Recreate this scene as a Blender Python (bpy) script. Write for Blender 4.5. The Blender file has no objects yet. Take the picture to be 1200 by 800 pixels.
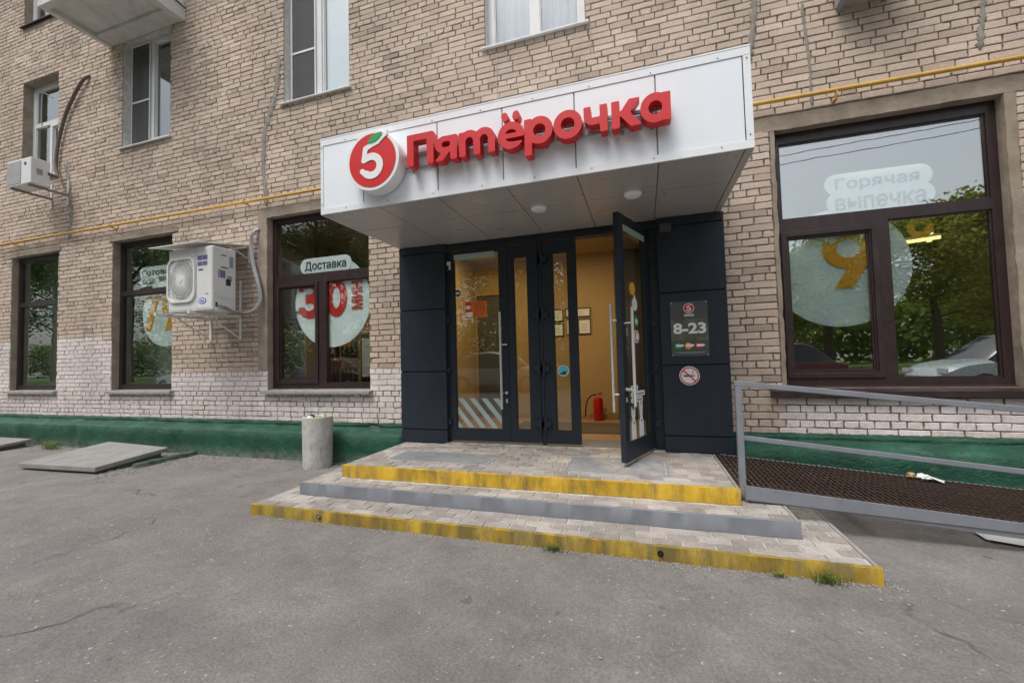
import bpy, bmesh, math, random
import numpy as np
from mathutils import Vector, Matrix
from mathutils.noise import noise as pnoise
random.seed(7)
S = bpy.context.scene
COL = S.collection
R = math.radians

# ------------------------------------------------------------------ camera
cam = bpy.data.objects.new('camera', bpy.data.cameras.new('camera')); COL.objects.link(cam)
CM = [[0.9536876970832501, 0.03725214206664557, 0.29848292135982185],
      [0.2996597197934815, -0.03139507778410977, -0.9535294444453312],
      [-0.026150119795887175, 0.9988126085519629, -0.04110406588507513]]
CAMP = Vector((0, -4.85, 1.335))
cam.matrix_world = Matrix.Translation(CAMP) @ Matrix(CM).to_4x4()
cam.data.sensor_fit = 'HORIZONTAL'; cam.data.sensor_width = 36
FPX = 488.79248
cam.data.lens = 36 * FPX / 1200
cam.data.clip_start = .05; cam.data.clip_end = 2000
S.camera = cam
def px(p):                     # pixel in the 1200 px wide photograph (used only to rank pieces by size)
    d = Matrix(CM).transposed() @ (Vector(p) - CAMP)
    return 600 + FPX * d.x / -d.z, 400 - FPX * d.y / -d.z

# ------------------------------------------------------------------ light
W = bpy.data.worlds.new('World'); S.world = W; W.use_nodes = True
nt = W.node_tree; bg = nt.nodes['Background']
sky = nt.nodes.new('ShaderNodeTexSky'); sky.sky_type = 'NISHITA'; sky.sun_disc = False
SUN_EL, SUN_AZ = R(62), R(200)
sky.sun_elevation = SUN_EL; sky.sun_rotation = SUN_AZ
sky.air_density = 1.2; sky.dust_density = 4.0; sky.ozone_density = 1.0
hs = nt.nodes.new('ShaderNodeHueSaturation'); hs.inputs['Saturation'].default_value = .32
nt.links.new(sky.outputs[0], hs.inputs['Color']); nt.links.new(hs.outputs[0], bg.inputs[0])
bg.inputs[1].default_value = .125
sl = bpy.data.lights.new('sun', 'SUN'); sl.energy = 1.1; sl.angle = R(22); sl.color = (1, .95, .88)
so = bpy.data.objects.new('sun', sl); COL.objects.link(so)
sd = Vector((math.sin(SUN_AZ) * math.cos(SUN_EL), math.cos(SUN_AZ) * math.cos(SUN_EL), math.sin(SUN_EL)))
so.rotation_euler = (-sd).to_track_quat('-Z', 'Y').to_euler(); so.location = (0, -20, 20)
S.view_settings.view_transform = 'Standard'; S.view_settings.look = 'None'
S.view_settings.exposure = .58; S.view_settings.gamma = 1; S.view_settings.use_curve_mapping = False

# ------------------------------------------------------------------ materials
def rgb(h):
    h = h.lstrip('#'); c = [int(h[i:i+2], 16) / 255 for i in (0, 2, 4)]
    return tuple((x / 12.92 if x < .04045 else ((x + .055) / 1.055) ** 2.4) for x in c)
class N:
    def __init__(s, name):
        s.m = bpy.data.materials.new(name); s.m.use_nodes = True; s.t = s.m.node_tree
        s.b = s.t.nodes['Principled BSDF']; s.out = s.t.nodes['Material Output']
    def n(s, typ, **k):
        o = s.t.nodes.new('ShaderNode' + typ)
        for a, b in k.items():
            if a[0] == '_': o.inputs[int(a[1:]) if a[1:].isdigit() else a[1:]].default_value = b
            else: setattr(o, a, b)
        return o
    def l(s, a, b): s.t.links.new(a, b)
    def pos(s, scale=(1, 1, 1), kind='world'):
        g = s.n('NewGeometry').outputs['Position'] if kind == 'world' else s.n('TexCoord').outputs['Object']
        mp = s.n('Mapping'); mp.inputs['Scale'].default_value = scale; s.l(g, mp.inputs[0]); return mp.outputs[0]
    def noise(s, v, sc, det=3, rough=.6, dist=0):
        o = s.n('TexNoise'); s.l(v, o.inputs['Vector'])
        o.inputs['Scale'].default_value = sc; o.inputs['Detail'].default_value = det
        o.inputs['Roughness'].default_value = rough; o.inputs['Distortion'].default_value = dist
        return o.outputs['Fac']
    def ramp(s, f, stops, interp='LINEAR'):
        o = s.n('ValToRGB'); s.l(f, o.inputs[0]); e = o.color_ramp.elements; o.color_ramp.interpolation = interp
        while len(e) < len(stops): e.new(.5)
        for i, (p, c) in enumerate(stops):
            e[i].position = p; e[i].color = (*c, 1) if not isinstance(c, (int, float)) else (c, c, c, 1)
        return o.outputs[0]
    def mix(s, f, a, b, mode='MIX'):
        o = s.n('Mix'); o.data_type = 'RGBA'; o.blend_type = mode
        for x, i in ((f, 0), (a, 6), (b, 7)):
            if isinstance(x, (int, float)): o.inputs[i].default_value = x if i == 0 else (x, x, x, 1)
            elif isinstance(x, tuple): o.inputs[i].default_value = (*x, 1)
            else: s.l(x, o.inputs[i])
        return o.outputs[2]
    def math(s, op, a, b=0.):
        o = s.n('Math'); o.operation = op
        for x, i in ((a, 0), (b, 1)):
            if isinstance(x, (int, float)): o.inputs[i].default_value = x
            else: s.l(x, o.inputs[i])
        return o.outputs[0]
    def bump(s, h, st=.3, d=.01):
        o = s.n('Bump'); o.inputs['Strength'].default_value = st; o.inputs['Distance'].default_value = d
        s.l(h, o.inputs['Height']); s.l(o.outputs[0], s.b.inputs['Normal'])
    def col(s, c):
        if isinstance(c, tuple): s.b.inputs['Base Color'].default_value = (*c, 1)
        else: s.l(c, s.b.inputs['Base Color'])
    def rough(s, r):
        if isinstance(r, (int, float)): s.b.inputs['Roughness'].default_value = r
        else: s.l(r, s.b.inputs['Roughness'])
MATS = {}
def plain(name, c, rough=.55, metal=0., var=.12, sc=6., bump=.0, bsc=80., dirt=0., dirtc=(.12, .10, .08), spec=.5, kind='world'):
    """a painted / plastic / metal surface with faint tone changes, wear and fine relief"""
    if name in MATS: return MATS[name]
    if isinstance(c, str): c = rgb(c)
    a = N(name); v = a.pos(kind=kind)
    f = a.noise(v, sc, 4)
    lo = tuple(x * (1 - var) for x in c); hi = tuple(min(1, x * (1 + var)) for x in c)
    base = a.ramp(f, [(.3, lo), (.7, hi)])
    if dirt:
        d = a.ramp(a.noise(a.pos((1, 1, .35), kind), sc * 1.7, 6, .7), [(.5, 0.), (.72, dirt)])
        base = a.mix(d, base, dirtc)
    a.col(base); a.b.inputs['Metallic'].default_value = metal; a.b.inputs['Specular IOR Level'].default_value = spec
    a.rough(a.ramp(a.noise(v, sc * 3, 3), [(.3, max(0, rough - .08)), (.7, min(1, rough + .08))]))
    if bump: a.bump(a.noise(v, bsc, 4, .7), bump, .004)
    MATS[name] = a.m; return a.m

def m_brick(name, cols, painted=False):
    a = N(name); g = a.n('NewGeometry'); oi = a.n('ObjectInfo')
    r = a.math('FRACT', a.math('ADD', g.outputs['Random Per Island'], a.math('MULTIPLY', oi.outputs['Random'], 7.31)))
    v = a.pos()
    base = a.ramp(r, cols)
    big = a.ramp(a.noise(v, .7, 4, .6), [(.35, .80), (.65, 1.08)])
    fine = a.ramp(a.noise(v, 45, 4, .7), [(.3, .82), (.7, 1.12)])
    base = a.mix(1., base, big, 'MULTIPLY'); base = a.mix(1., base, fine, 'MULTIPLY')
    stain = a.ramp(a.noise(a.pos((1, 1, .3)), 2.6, 6, .7), [(.55, 0.), (.75, .30)])
    base = a.mix(stain, base, (.13, .11, .095) if not painted else (.36, .31, .28))
    chips = a.ramp(a.noise(v, 14, 6, .75), [(.62, 0.), (.68, .55 if painted else .25)])
    base = a.mix(chips, base, (.30, .24, .19) if painted else (.5, .44, .38))
    sx = a.n('SeparateXYZ'); a.l(g.outputs['Position'], sx.inputs[0])
    ed = a.math('SUBTRACT', a.math('ADD', .500, a.math('MULTIPLY', a.noise(v, 9, 4, .7), .045)), sx.outputs[2])
    base = a.mix(a.math('MULTIPLY', a.math('GREATER_THAN', ed, 0.), .92), base, (.012, .085, .05))
    soot = a.n('MapRange'); soot.inputs[1].default_value = 1.05; soot.inputs[2].default_value = .50; soot.inputs[4].default_value = .5; a.l(sx.outputs[2], soot.inputs[0])
    base = a.mix(a.math('MULTIPLY', soot.outputs[0], a.ramp(a.noise(v, 6, 6, .75), [(.45, 0.), (.65, 1.)])), base, (.30, .26, .23))
    a.col(base); a.rough(.9)
    a.bump(a.noise(v, 70, 5, .75), .7, .006)
    return a.m
M = {}
M['brick'] = m_brick('brick', [(0, (.47, .37, .295)), (.2, (.59, .48, .395)), (.5, (.54, .435, .355)), (.8, (.64, .53, .445)), (.93, (.51, .42, .355)), (1, (.38, .31, .26))])
M['brick_paint'] = m_brick('brick_whitewash', [(0, (.66, .60, .585)), (.5, (.76, .69, .68)), (1, (.71, .645, .63))], True)
def m_mortar(name, c, c2):
    a = N(name); v = a.pos()
    a.col(a.ramp(a.noise(v, 3.5, 6, .7), [(.35, c), (.68, c2)])); a.rough(.95); a.bump(a.noise(v, 60, 5, .8), .9, .01); return a.m
M['mortar'] = m_mortar('mortar', (.15, .115, .092), (.25, .20, .165))
M['mortar_paint'] = m_mortar('mortar_whitewash', (.44, .375, .365), (.60, .53, .52))
M['plaster'] = m_mortar('rough_plaster', (.24, .195, .15), (.42, .355, .285))
M['cement'] = m_mortar('cement_smear', (.22, .20, .175), (.34, .31, .275))
def m_green():
    a = N('green_plinth_paint'); v = a.pos()
    c = a.ramp(a.noise(v, 3, 6, .7), [(.3, (.004, .045, .026)), (.52, (.008, .08, .046)), (.75, (.03, .14, .09))])
    w = a.ramp(a.noise(a.pos((1, 1, 1.6)), 5, 8, .75, .6), [(.56, 0.), (.66, .55)])
    c = a.mix(w, c, (.10, .17, .13))
    ge = a.n('NewGeometry'); sx = a.n('SeparateXYZ'); a.l(ge.outputs['Position'], sx.inputs[0])
    lo = a.n('MapRange'); lo.inputs[1].default_value = .16; lo.inputs[2].default_value = .0; a.l(sx.outputs[2], lo.inputs[0])
    c = a.mix(a.math('MULTIPLY', lo.outputs[0], a.ramp(a.noise(v, 8, 6, .75), [(.38, 0.), (.6, .8)])), c, (.22, .20, .175))
    chp = a.ramp(a.noise(v, 17, 6, .8), [(.66, 0.), (.69, .8)]); c = a.mix(chp, c, (.30, .30, .27))
    a.col(c); a.rough(.42); a.bump(a.noise(v, 22, 7, .75), 1., .02); return a.m
M['green'] = m_green()
def m_asphalt():
    a = N('asphalt'); v = a.pos()
    big = a.noise(v, .35, 5, .6); mid = a.noise(v, 2.2, 6, .7); fine = a.noise(v, 70, 4, .85)
    c = a.ramp(big, [(.3, (.172, .162, .156)), (.7, (.238, .225, .217))])
    c = a.mix(1., c, a.ramp(mid, [(.3, .76), (.7, 1.16)]), 'MULTIPLY')
    c = a.mix(1., c, a.ramp(fine, [(.30, .64), (.5, 1.), (.70, 1.38)]), 'MULTIPLY')
    # cracks with a shape of their own
    dv = a.n('VectorMath'); dv.operation = 'ADD'
    nz = a.n('TexNoise'); a.l(v, nz.inputs['Vector']); nz.inputs['Scale'].default_value = 1.6; nz.inputs['Detail'].default_value = 5
    sc = a.n('VectorMath'); sc.operation = 'SCALE'; sc.inputs['Scale'].default_value = .9; a.l(nz.outputs['Color'], sc.inputs[0])
    a.l(v, dv.inputs[0]); a.l(sc.outputs[0], dv.inputs[1])
    vo = a.n('TexVoronoi'); vo.feature = 'DISTANCE_TO_EDGE'; vo.inputs['Scale'].default_value = .42; a.l(dv.outputs[0], vo.inputs['Vector'])
    line = a.ramp(vo.outputs[0], [(.0, 1.), (.004, .55), (.009, 0.)])
    mask = a.ramp(a.noise(v, .9, 4, .7), [(.50, 0.), (.62, .75)])
    k = a.mix(1., line, mask, 'MULTIPLY')
    c = a.mix(k, c, (.05, .045, .043))
    # dark oily stains, pale dusty band close to the building
    st = a.ramp(a.noise(a.pos((1, 1.8, 1)), 1.1, 7, .72, .8), [(.60, 0.), (.74, .45)])
    c = a.mix(st, c, (.13, .118, .115))
    sp = a.ramp(a.noise(v, 34, 2, .5), [(.70, 0.), (.73, .9)])
    c = a.mix(sp, c, (.46, .43, .40))
    dk = a.ramp(a.noise(v, 27, 3, .6), [(.26, .8), (.31, 0.)]); c = a.mix(dk, c, (.07, .065, .062))
    ge = a.n('NewGeometry'); sx = a.n('SeparateXYZ'); a.l(ge.outputs['Position'], sx.inputs[0])
    near = a.n('MapRange'); near.inputs[1].default_value = -2.3; near.inputs[2].default_value = -.2; near.inputs[4].default_value = .55
    a.l(sx.outputs[1], near.inputs[0])
    dn = a.math('MULTIPLY', near.outputs[0], a.ramp(a.noise(v, 3.5, 6, .7), [(.42, 0.), (.6, 1.)]))
    c = a.mix(dn, c, (.27, .24, .215))
    gum = a.ramp(a.noise(v, 5.5, 2, .4), [(.735, 0.), (.75, .6)]); c = a.mix(gum, c, (.085, .078, .075))
    a.col(c); a.rough(.88)
    h = a.math('ADD', a.math('MULTIPLY', fine, .5), a.math('MULTIPLY', a.noise(v, 9, 5, .7), 1.2))
    h = a.math('SUBTRACT', h, a.math('MULTIPLY', k, 1.5))
    a.bump(h, .9, .015); return a.m
M['asphalt'] = m_asphalt()
def m_paver():
    a = N('paver_concrete'); g = a.n('NewGeometry'); oi = a.n('ObjectInfo'); v = a.pos()
    r = a.math('FRACT', a.math('ADD', g.outputs['Random Per Island'], a.math('MULTIPLY', oi.outputs['Random'], 5.17)))
    c = a.ramp(r, [(0, (.29, .262, .24)), (.5, (.375, .345, .32)), (1, (.45, .42, .395))])
    c = a.mix(1., c, a.ramp(a.noise(v, 60, 4, .8), [(.3, .75), (.7, 1.2)]), 'MULTIPLY')
    d = a.ramp(a.noise(v, 2.4, 7, .7), [(.38, .75), (.62, 1.15)])
    c = a.mix(1., c, d, 'MULTIPLY')
    a.col(c); a.rough(.85); a.bump(a.noise(v, 90, 4, .8), .5, .005); return a.m
M['paver'] = m_paver()
def m_yellow(name='worn_yellow_paint', c0=(.50, .30, .015), c1=(.66, .42, .03), dt=.44):
    a = N(name); v = a.pos((1, 1, .25))
    c = a.ramp(a.noise(a.pos(), 7, 4), [(.3, c0), (.7, c1)])
    d = a.ramp(a.noise(v, 9, 7, .75), [(dt, 0.), (dt + .2, .85)])
    c = a.mix(d, c, (.15, .12, .05))
    ch = a.ramp(a.noise(a.pos(), 26, 6, .8), [(.62, 0.), (.67, .8)])
    c = a.mix(ch, c, (.26, .23, .19))
    a.col(c); a.rough(.6); a.bump(a.noise(a.pos(), 40, 5, .7), .6, .006); return a.m
M['yellow'] = m_yellow()
def m_net():
    a = N('insect_screen'); tr = a.n('BsdfTransparent'); a.col((.10, .10, .105)); a.rough(.8)
    mx = a.n('MixShader'); mx.inputs[0].default_value = .62; a.l(tr.outputs[0], mx.inputs[1]); a.l(a.b.outputs[0], mx.inputs[2]); a.l(mx.outputs[0], a.out.inputs[0]); return a.m
M['net'] = m_net()
M['yellow_old'] = m_yellow('old_dirty_yellow_paint', (.36, .235, .02), (.50, .33, .03), .38)
def m_glass(name, tint=(.92, .94, .93), f0=.10, rough=.004):
    a = N(name); t = a.t
    tr = a.n('BsdfTransparent'); tr.inputs[0].default_value = (*tint, 1)
    gl = a.n('BsdfGlossy'); gl.inputs['Roughness'].default_value = rough; gl.inputs[0].default_value = (.93, .96, .97, 1)
    lw = a.n('LayerWeight'); lw.inputs[0].default_value = .5
    f = a.math('MINIMUM', a.math('ADD', a.math('MULTIPLY', a.math('POWER', lw.outputs['Facing'], 4.), .8), f0), 1.)
    b = a.n('Bump'); b.inputs['Strength'].default_value = .03; b.inputs['Distance'].default_value = .02
    a.l(a.noise(a.pos(), 1.7, 2), b.inputs['Height']); a.l(b.outputs[0], gl.inputs['Normal'])
    mx = a.n('MixShader'); a.l(f, mx.inputs[0]); a.l(tr.outputs[0], mx.inputs[1]); a.l(gl.outputs[0], mx.inputs[2])
    a.l(mx.outputs[0], a.out.inputs[0]); return a.m
M['glass'] = m_glass('shop_glass')
M['glass_strong'] = m_glass('coated_glass', (.90, .93, .91), .15)
M['glass_up'] = m_glass('upper_glass', (.88, .90, .90), .13)
M['glass_sky'] = m_glass('mirror_coated_glass', (.92, .95, .94), .33)
M['glass_door'] = m_glass('door_glass', (.90, .92, .88), .085)
def emit(name, c, s):
    a = N(name); a.b.inputs['Emission Color'].default_value = (*c, 1); a.b.inputs['Emission Strength'].default_value = s
    a.col(c); return a.m
M['anthracite'] = plain('anthracite_cladding', (.021, .028, .041), .5, 0, .10, 4, .15, 60, .10, (.07, .07, .07), spec=.3)
M['anth_dark'] = plain('anthracite_shadow_gap', (.012, .014, .018), .6)
M['door_al'] = plain('anthracite_aluminium', (.019, .026, .037), .45, .0, .08, 5, spec=.35)
M['brown'] = plain('brown_window_frame', (.030, .017, .018), .38, 0, .12, 6, .1, 60, .15, (.14, .11, .10))
M['brown_dark'] = plain('dark_brown_frame', (.026, .018, .018), .4, 0, .1)
M['pvc'] = plain('white_window_plastic', (.68, .69, .70), .35, 0, .05, 5, 0, 60, .15, (.35, .33, .31))
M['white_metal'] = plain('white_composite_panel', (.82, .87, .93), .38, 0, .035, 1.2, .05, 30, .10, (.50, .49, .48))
M['white_trim'] = plain('white_folded_trim', (.80, .83, .87), .3, 0, .03, 2)
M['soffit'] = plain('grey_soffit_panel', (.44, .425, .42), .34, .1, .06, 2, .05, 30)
M['red'] = plain('red_letter_plastic', (.62, .012, .018), .4, 0, .05, 4)
M['sign_white'] = plain('white_acrylic', (.84, .85, .86), .35, 0, .02)
M['leaf_green'] = plain('green_acrylic', (.01, .33, .08), .4, 0, .05)
M['gas'] = plain('yellow_gas_pipe_paint', (.62, .36, .07), .45, 0, .12, 8, .1, 60, .25, (.25, .17, .08))
M['ac'] = plain('white_ac_casing', (.70, .71, .71), .4, 0, .05, 3, 0, 60, .15, (.4, .38, .35))
M['ac_grille'] = plain('grey_grille', (.25, .26, .27), .5, .3)
M['fan_grey'] = plain('fan_shroud_grey', (.22, .22, .225), .6)
M['ac_dark'] = plain('dark_fan_void', (.03, .03, .035), .7)
M['steel'] = plain('brushed_steel', (.60, .60, .59), .42, .35, .03)
M['railgrey'] = plain('grey_rail_paint', (.21, .225, .255), .45, 0, .10, 7, .1, 50, .2, (.14, .11, .09))
M['rust'] = plain('rusty_dark_grating', (.060, .040, .032), .75, .2, .5, 30, .4, 80, .5, (.17, .075, .04))
M['concrete'] = plain('old_concrete', (.33, .315, .295), .9, 0, .22, 9, .7, 50, .3, (.16, .145, .13))
M['concrete_white'] = plain('whitewashed_concrete', (.50, .485, .465), .85, 0, .18, 9, .8, 60, .55, (.17, .155, .14))
M['slope'] = plain('white_reveal_plaster', (.62, .60, .57), .9, 0, .2, 12, .8, 50, .4, (.34, .31, .28))
M['slab'] = plain('grey_painted_slab', (.27, .265, .26), .75, 0, .15, 5, .4, 40, .3, (.2, .19, .17))
M['balc'] = plain('balcony_concrete', (.60, .60, .585), .8, 0, .12, 3, .4, 30, .4, (.26, .25, .24))
M['black'] = plain('black_rubber', (.02, .02, .02), .6)
M['hose'] = plain('grey_corrugated_hose', (.36, .36, .37), .5, .2)
M['darkhose'] = plain('brown_cable_sleeve', (.13, .105, .10), .7, 0, .2)
M['ochre'] = plain('ochre_interior_wall', (.44, .32, .16), .8, 0, .05, 2)
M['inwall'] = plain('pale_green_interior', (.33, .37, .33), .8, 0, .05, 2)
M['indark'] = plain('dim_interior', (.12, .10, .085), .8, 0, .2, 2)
M['floor_tile'] = plain('interior_tile', (.40, .28, .19), .45, 0, .08, 3)
M['wood'] = plain('pale_wood', (.42, .26, .12), .5, 0, .2, 12)
M['orange'] = plain('orange_print', (.75, .16, .02), .5, 0, .04)
M['yellow_print'] = plain('orange_yellow_print', (.85, .42, .03), .5, 0, .06, 8)
M['red_print'] = plain('red_print', (.62, .035, .03), .5, 0, .05)
M['white_print'] = plain('white_print', (.80, .82, .83), .5, 0, .03)
M['disc'] = plain('pale_blue_disc_print', (.80, .89, .93), .5, 0, .10, 3)
M['pill'] = plain('pale_cloud_print', (.85, .92, .94), .5, 0, .03)
M['ink'] = plain('dark_ink', (.02, .045, .055), .5, 0, .05)
M['greyink'] = plain('grey_ink', (.25, .30, .33), .5, 0, .03)
M['frost'] = plain('frosted_film', (.38, .47, .46), .6, 0, .05)
M['cyan'] = plain('cyan_print', (.10, .50, .62), .5, 0, .1, 20)
M['fire_red'] = plain('extinguisher_red', (.50, .012, .015), .3, 0, .05)
M['board'] = plain('dark_grey_board', (.075, .075, .078), .45, 0, .06)
M['olive'] = plain('olive_grey_band', (.11, .115, .085), .45, 0, .35, 14)
M['kerb'] = plain('kerb_concrete', (.36, .35, .33), .9, 0, .15, 8, .4)
M['bark'] = plain('tree_bark', (.10, .075, .055), .95, 0, .3, 9, .8, 30, kind='obj')
def m_leaf(name, cols):
    a = N(name); g = a.n('NewGeometry')
    a.col(a.ramp(g.outputs['Random Per Island'], cols)); a.rough(.6)
    df = a.n('BsdfTranslucent'); a.l(a.ramp(g.outputs['Random Per Island'], cols), df.inputs[0])
    mx = a.n('MixShader'); mx.inputs[0].default_value = .5; a.l(a.b.outputs[0], mx.inputs[1]); a.l(df.outputs[0], mx.inputs[2]); a.l(mx.outputs[0], a.out.inputs[0])
    return a.m
M['leaf'] = m_leaf('tree_leaves', [(0, (.07, .115, .02)), (.5, (.12, .18, .035)), (1, (.19, .25, .06))])
M['leaf2'] = m_leaf('yellow_green_leaves', [(0, (.14, .18, .025)), (.5, (.22, .26, .04)), (1, (.31, .33, .08))])
M['weed'] = m_leaf('weed_leaves', [(0, (.10, .17, .03)), (.6, (.20, .28, .07)), (1, (.36, .34, .14))])
def m_lawn():
    a = N('lawn'); v = a.pos()
    a.col(a.ramp(a.noise(v, 2.5, 7, .75), [(.3, (.06, .10, .02)), (.55, (.11, .18, .03)), (.8, (.17, .23, .06))])); a.rough(.9)
    a.bump(a.noise(v, 25, 5, .8), 1., .05); return a.m
M['lawn'] = m_lawn()

# ------------------------------------------------------------------ builders
def tag(o, label=None, cat=None, group=None, kind=None):
    for k, v in (('label', label), ('category', cat), ('group', group), ('kind', kind)):
        if v: o[k] = v
    return o
def empty(name, loc=(0, 0, 0), label=None, cat=None, group=None, parent=None):
    o = bpy.data.objects.new(name, None); COL.objects.link(o); o.location = loc; o.empty_display_size = .1
    if parent: o.parent = parent
    return tag(o, label, cat, group)
class MB:
    def __init__(s): s.v = []; s.f = []; s.mi = []
    def add(s, vs, fs, mi=0):
        n = len(s.v); s.v += [tuple(p) for p in vs]; s.f += [tuple(n + i for i in q) for q in fs]; s.mi += [mi] * len(fs); return s
    def box(s, x0, x1, y0, y1, z0, z1, mi=0, T=None):
        vs = [(x, y, z) for z in (z0, z1) for y in (y0, y1) for x in (x0, x1)]
        if T: vs = [T @ Vector(p) for p in vs]
        return s.add(vs, [(0, 2, 3, 1), (4, 5, 7, 6), (0, 1, 5, 4), (2, 6, 7, 3), (0, 4, 6, 2), (1, 3, 7, 5)], mi)
    def hexa(s, p, mi=0):      # 8 points: bottom ring 4, top ring 4
        return s.add(p, [(3, 2, 1, 0), (4, 5, 6, 7), (0, 1, 5, 4), (1, 2, 6, 5), (2, 3, 7, 6), (3, 0, 4, 7)], mi)
    def bar(s, a, b, w, h=None, up=(0, 0, 1), mi=0):
        a, b = Vector(a), Vector(b); h = h or w; d = (b - a).normalized(); up = Vector(up)
        if abs(d.dot(up)) > .99: up = Vector((1, 0, 0))
        r = d.cross(up).normalized() * w / 2; u = r.cross(d).normalized() * h / 2
        return s.hexa([a - r - u, a + r - u, b + r - u, b - r - u, a - r + u, a + r + u, b + r + u, b - r + u], mi)
    def tube(s, pts, r, n=10, caps=True, mi=0):
        pts = [Vector(p) for p in pts]; rs = r if isinstance(r, (list, tuple)) else [r] * len(pts)
        base = []; prev = None
        for i, p in enumerate(pts):
            d = (pts[min(i + 1, len(pts) - 1)] - pts[max(i - 1, 0)]).normalized()
            if prev is None:
                u = d.orthogonal().normalized()
            else: u = (prev - d * prev.dot(d)).normalized()
            prev = u; w = d.cross(u)
            base += [p + (u * math.cos(2 * math.pi * k / n) + w * math.sin(2 * math.pi * k / n)) * rs[i] for k in range(n)]
        fs = [(i * n + k, i * n + (k + 1) % n, (i + 1) * n + (k + 1) % n, (i + 1) * n + k) for i in range(len(pts) - 1) for k in range(n)]
        if caps: fs += [tuple(range(n - 1, -1, -1)), tuple((len(pts) - 1) * n + k for k in range(n))]
        return s.add(base, fs, mi)
    def lathe(s, prof, c=(0, 0, 0), n=24, axis='z', mi=0):
        vs = []
        for r, h in prof:
            for k in range(n):
                a = 2 * math.pi * k / n; x, y = r * math.cos(a), r * math.sin(a)
                p = {'z': (x, y, h), 'y': (x, h, y), 'x': (h, x, y)}[axis]
                vs.append((p[0] + c[0], p[1] + c[1], p[2] + c[2]))
        m = len(prof); fs = [(i * n + k, i * n + (k + 1) % n, (i + 1) * n + (k + 1) % n, (i + 1) * n + k) for i in range(m - 1) for k in range(n)]
        fs += [tuple(range(n)), tuple((m - 1) * n + k for k in range(n))]
        return s.add(vs, fs, mi)
    def disc(s, cx, cz, r, y0, y1, n=40, rz=None, mi=0):
        rz = rz or r
        vs = [(cx + r * math.cos(2 * math.pi * k / n), y, cz + rz * math.sin(2 * math.pi * k / n)) for y in (y0, y1) for k in range(n)]
        return s.add(vs, [(k, (k + 1) % n, n + (k + 1) % n, n + k) for k in range(n)] + [tuple(range(n)), tuple(range(2 * n - 1, n - 1, -1))], mi)
    def mesh(s, name, mats):
        me = bpy.data.meshes.new(name); me.from_pydata(s.v, [], s.f)
        mats = mats if isinstance(mats, (list, tuple)) else [mats]
        for m in mats: me.materials.append(m)
        if len(mats) > 1: me.polygons.foreach_set('material_index', s.mi)
        bm = bmesh.new(); bm.from_mesh(me); bmesh.ops.recalc_face_normals(bm, faces=bm.faces); bm.to_mesh(me); bm.free()
        return me
    def build(s, name, mats, parent=None, bev=0, smooth=False, loc=None):
        o = bpy.data.objects.new(name, s.mesh(name, mats)); COL.objects.link(o)
        if loc: o.location = loc
        if parent:
            o.parent = parent; o.matrix_parent_inverse = Matrix.Translation(-world_loc(parent))
        if bev:
            b = o.modifiers.new('bevel', 'BEVEL'); b.width = bev; b.segments = 2; b.limit_method = 'ANGLE'; b.angle_limit = R(40)
        if smooth:
            for p in o.data.polygons: p.use_smooth = True
            if smooth == 'auto': o.data.set_sharp_from_angle(angle=R(35))
        return o
def world_loc(o):
    v = Vector(o.location); p = o.parent
    if p:                        # parents' inverse offsets cancel the parent's location here
        return v if o.matrix_parent_inverse != Matrix.Identity(4) else v + world_loc(p)
    return v
def put(me, name, parent, loc=(0, 0, 0), rot=None):   # instance of mesh data in world coordinates under a parent
    o = bpy.data.objects.new(name, me); COL.objects.link(o); o.location = loc
    if rot: o.rotation_euler = rot
    if parent: o.parent = parent; o.matrix_parent_inverse = Matrix.Translation(-world_loc(parent))
    return o
def B(name, m, parent, *a, bev=0, **k):
    return MB().box(*a).build(name, m, parent, bev, **k)
def copy_thing(root, dloc, label=None):
    def rec(o, par):
        c = o.copy(); COL.objects.link(c); c.parent = par
        for ch in o.children: rec(ch, c)
        return c
    c = rec(root, None); c.location = Vector(root.location) + Vector(dloc)
    if label: c['label'] = label
    return c

# ---- flat shapes from distance fields (letters and emblems)
def contour(fn, x0, x1, y0, y1, step):
    nx, ny = int((x1 - x0) / step) + 2, int((y1 - y0) / step) + 2
    xs = x0 + np.arange(nx) * step; ys = y0 + np.arange(ny) * step
    X, Y = np.meshgrid(xs, ys, indexing='ij'); F = fn(X, Y) + 1e-7
    segs = {}
    def ip(i, j, k, l):
        a, b = F[i, j], F[k, l]; t = a / (a - b); return (xs[i] + (xs[k] - xs[i]) * t, ys[j] + (ys[l] - ys[j]) * t)
    for i in range(nx - 1):
        for j in range(ny - 1):
            s = [F[i, j] < 0, F[i + 1, j] < 0, F[i + 1, j + 1] < 0, F[i, j + 1] < 0]
            if all(s) or not any(s): continue
            e = [((i, j), (i + 1, j)), ((i + 1, j), (i + 1, j + 1)), ((i, j + 1), (i + 1, j + 1)), ((i, j), (i, j + 1))]
            ins, outs = [], []
            for k in range(4):
                a, b = s[k], s[(k + 1) % 4]
                if a != b: (outs if a else ins).append(e[k])
            for p, q in zip(outs, ins): segs[p] = q
    loops = []
    while segs:
        st = next(iter(segs)); k = st; lp = []
        while k in segs:
            nk = segs.pop(k); lp.append(ip(*k[0], *k[1])); k = nk
        if len(lp) > 5: loops.append(lp)
    out = []
    for lp in loops:                       # drop nearly collinear points
        pts = lp; ch = True
        while ch and len(pts) > 8:
            ch = False; keep = []; i = 0; n = len(pts)
            while i < n:
                a, b, c = pts[i - 1], pts[i], pts[(i + 1) % n]
                cr = abs((b[0] - a[0]) * (c[1] - a[1]) - (b[1] - a[1]) * (c[0] - a[0])); L = math.hypot(c[0] - a[0], c[1] - a[1]) + 1e-9
                if cr / L < step * .035 and L < 14 * step and i + 1 < n:
                    keep.append(c); i += 2; ch = True
                else: keep.append(b); i += 1
            if len(keep) == len(pts): break
            pts = keep
        out.append(pts)
    return out
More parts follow.
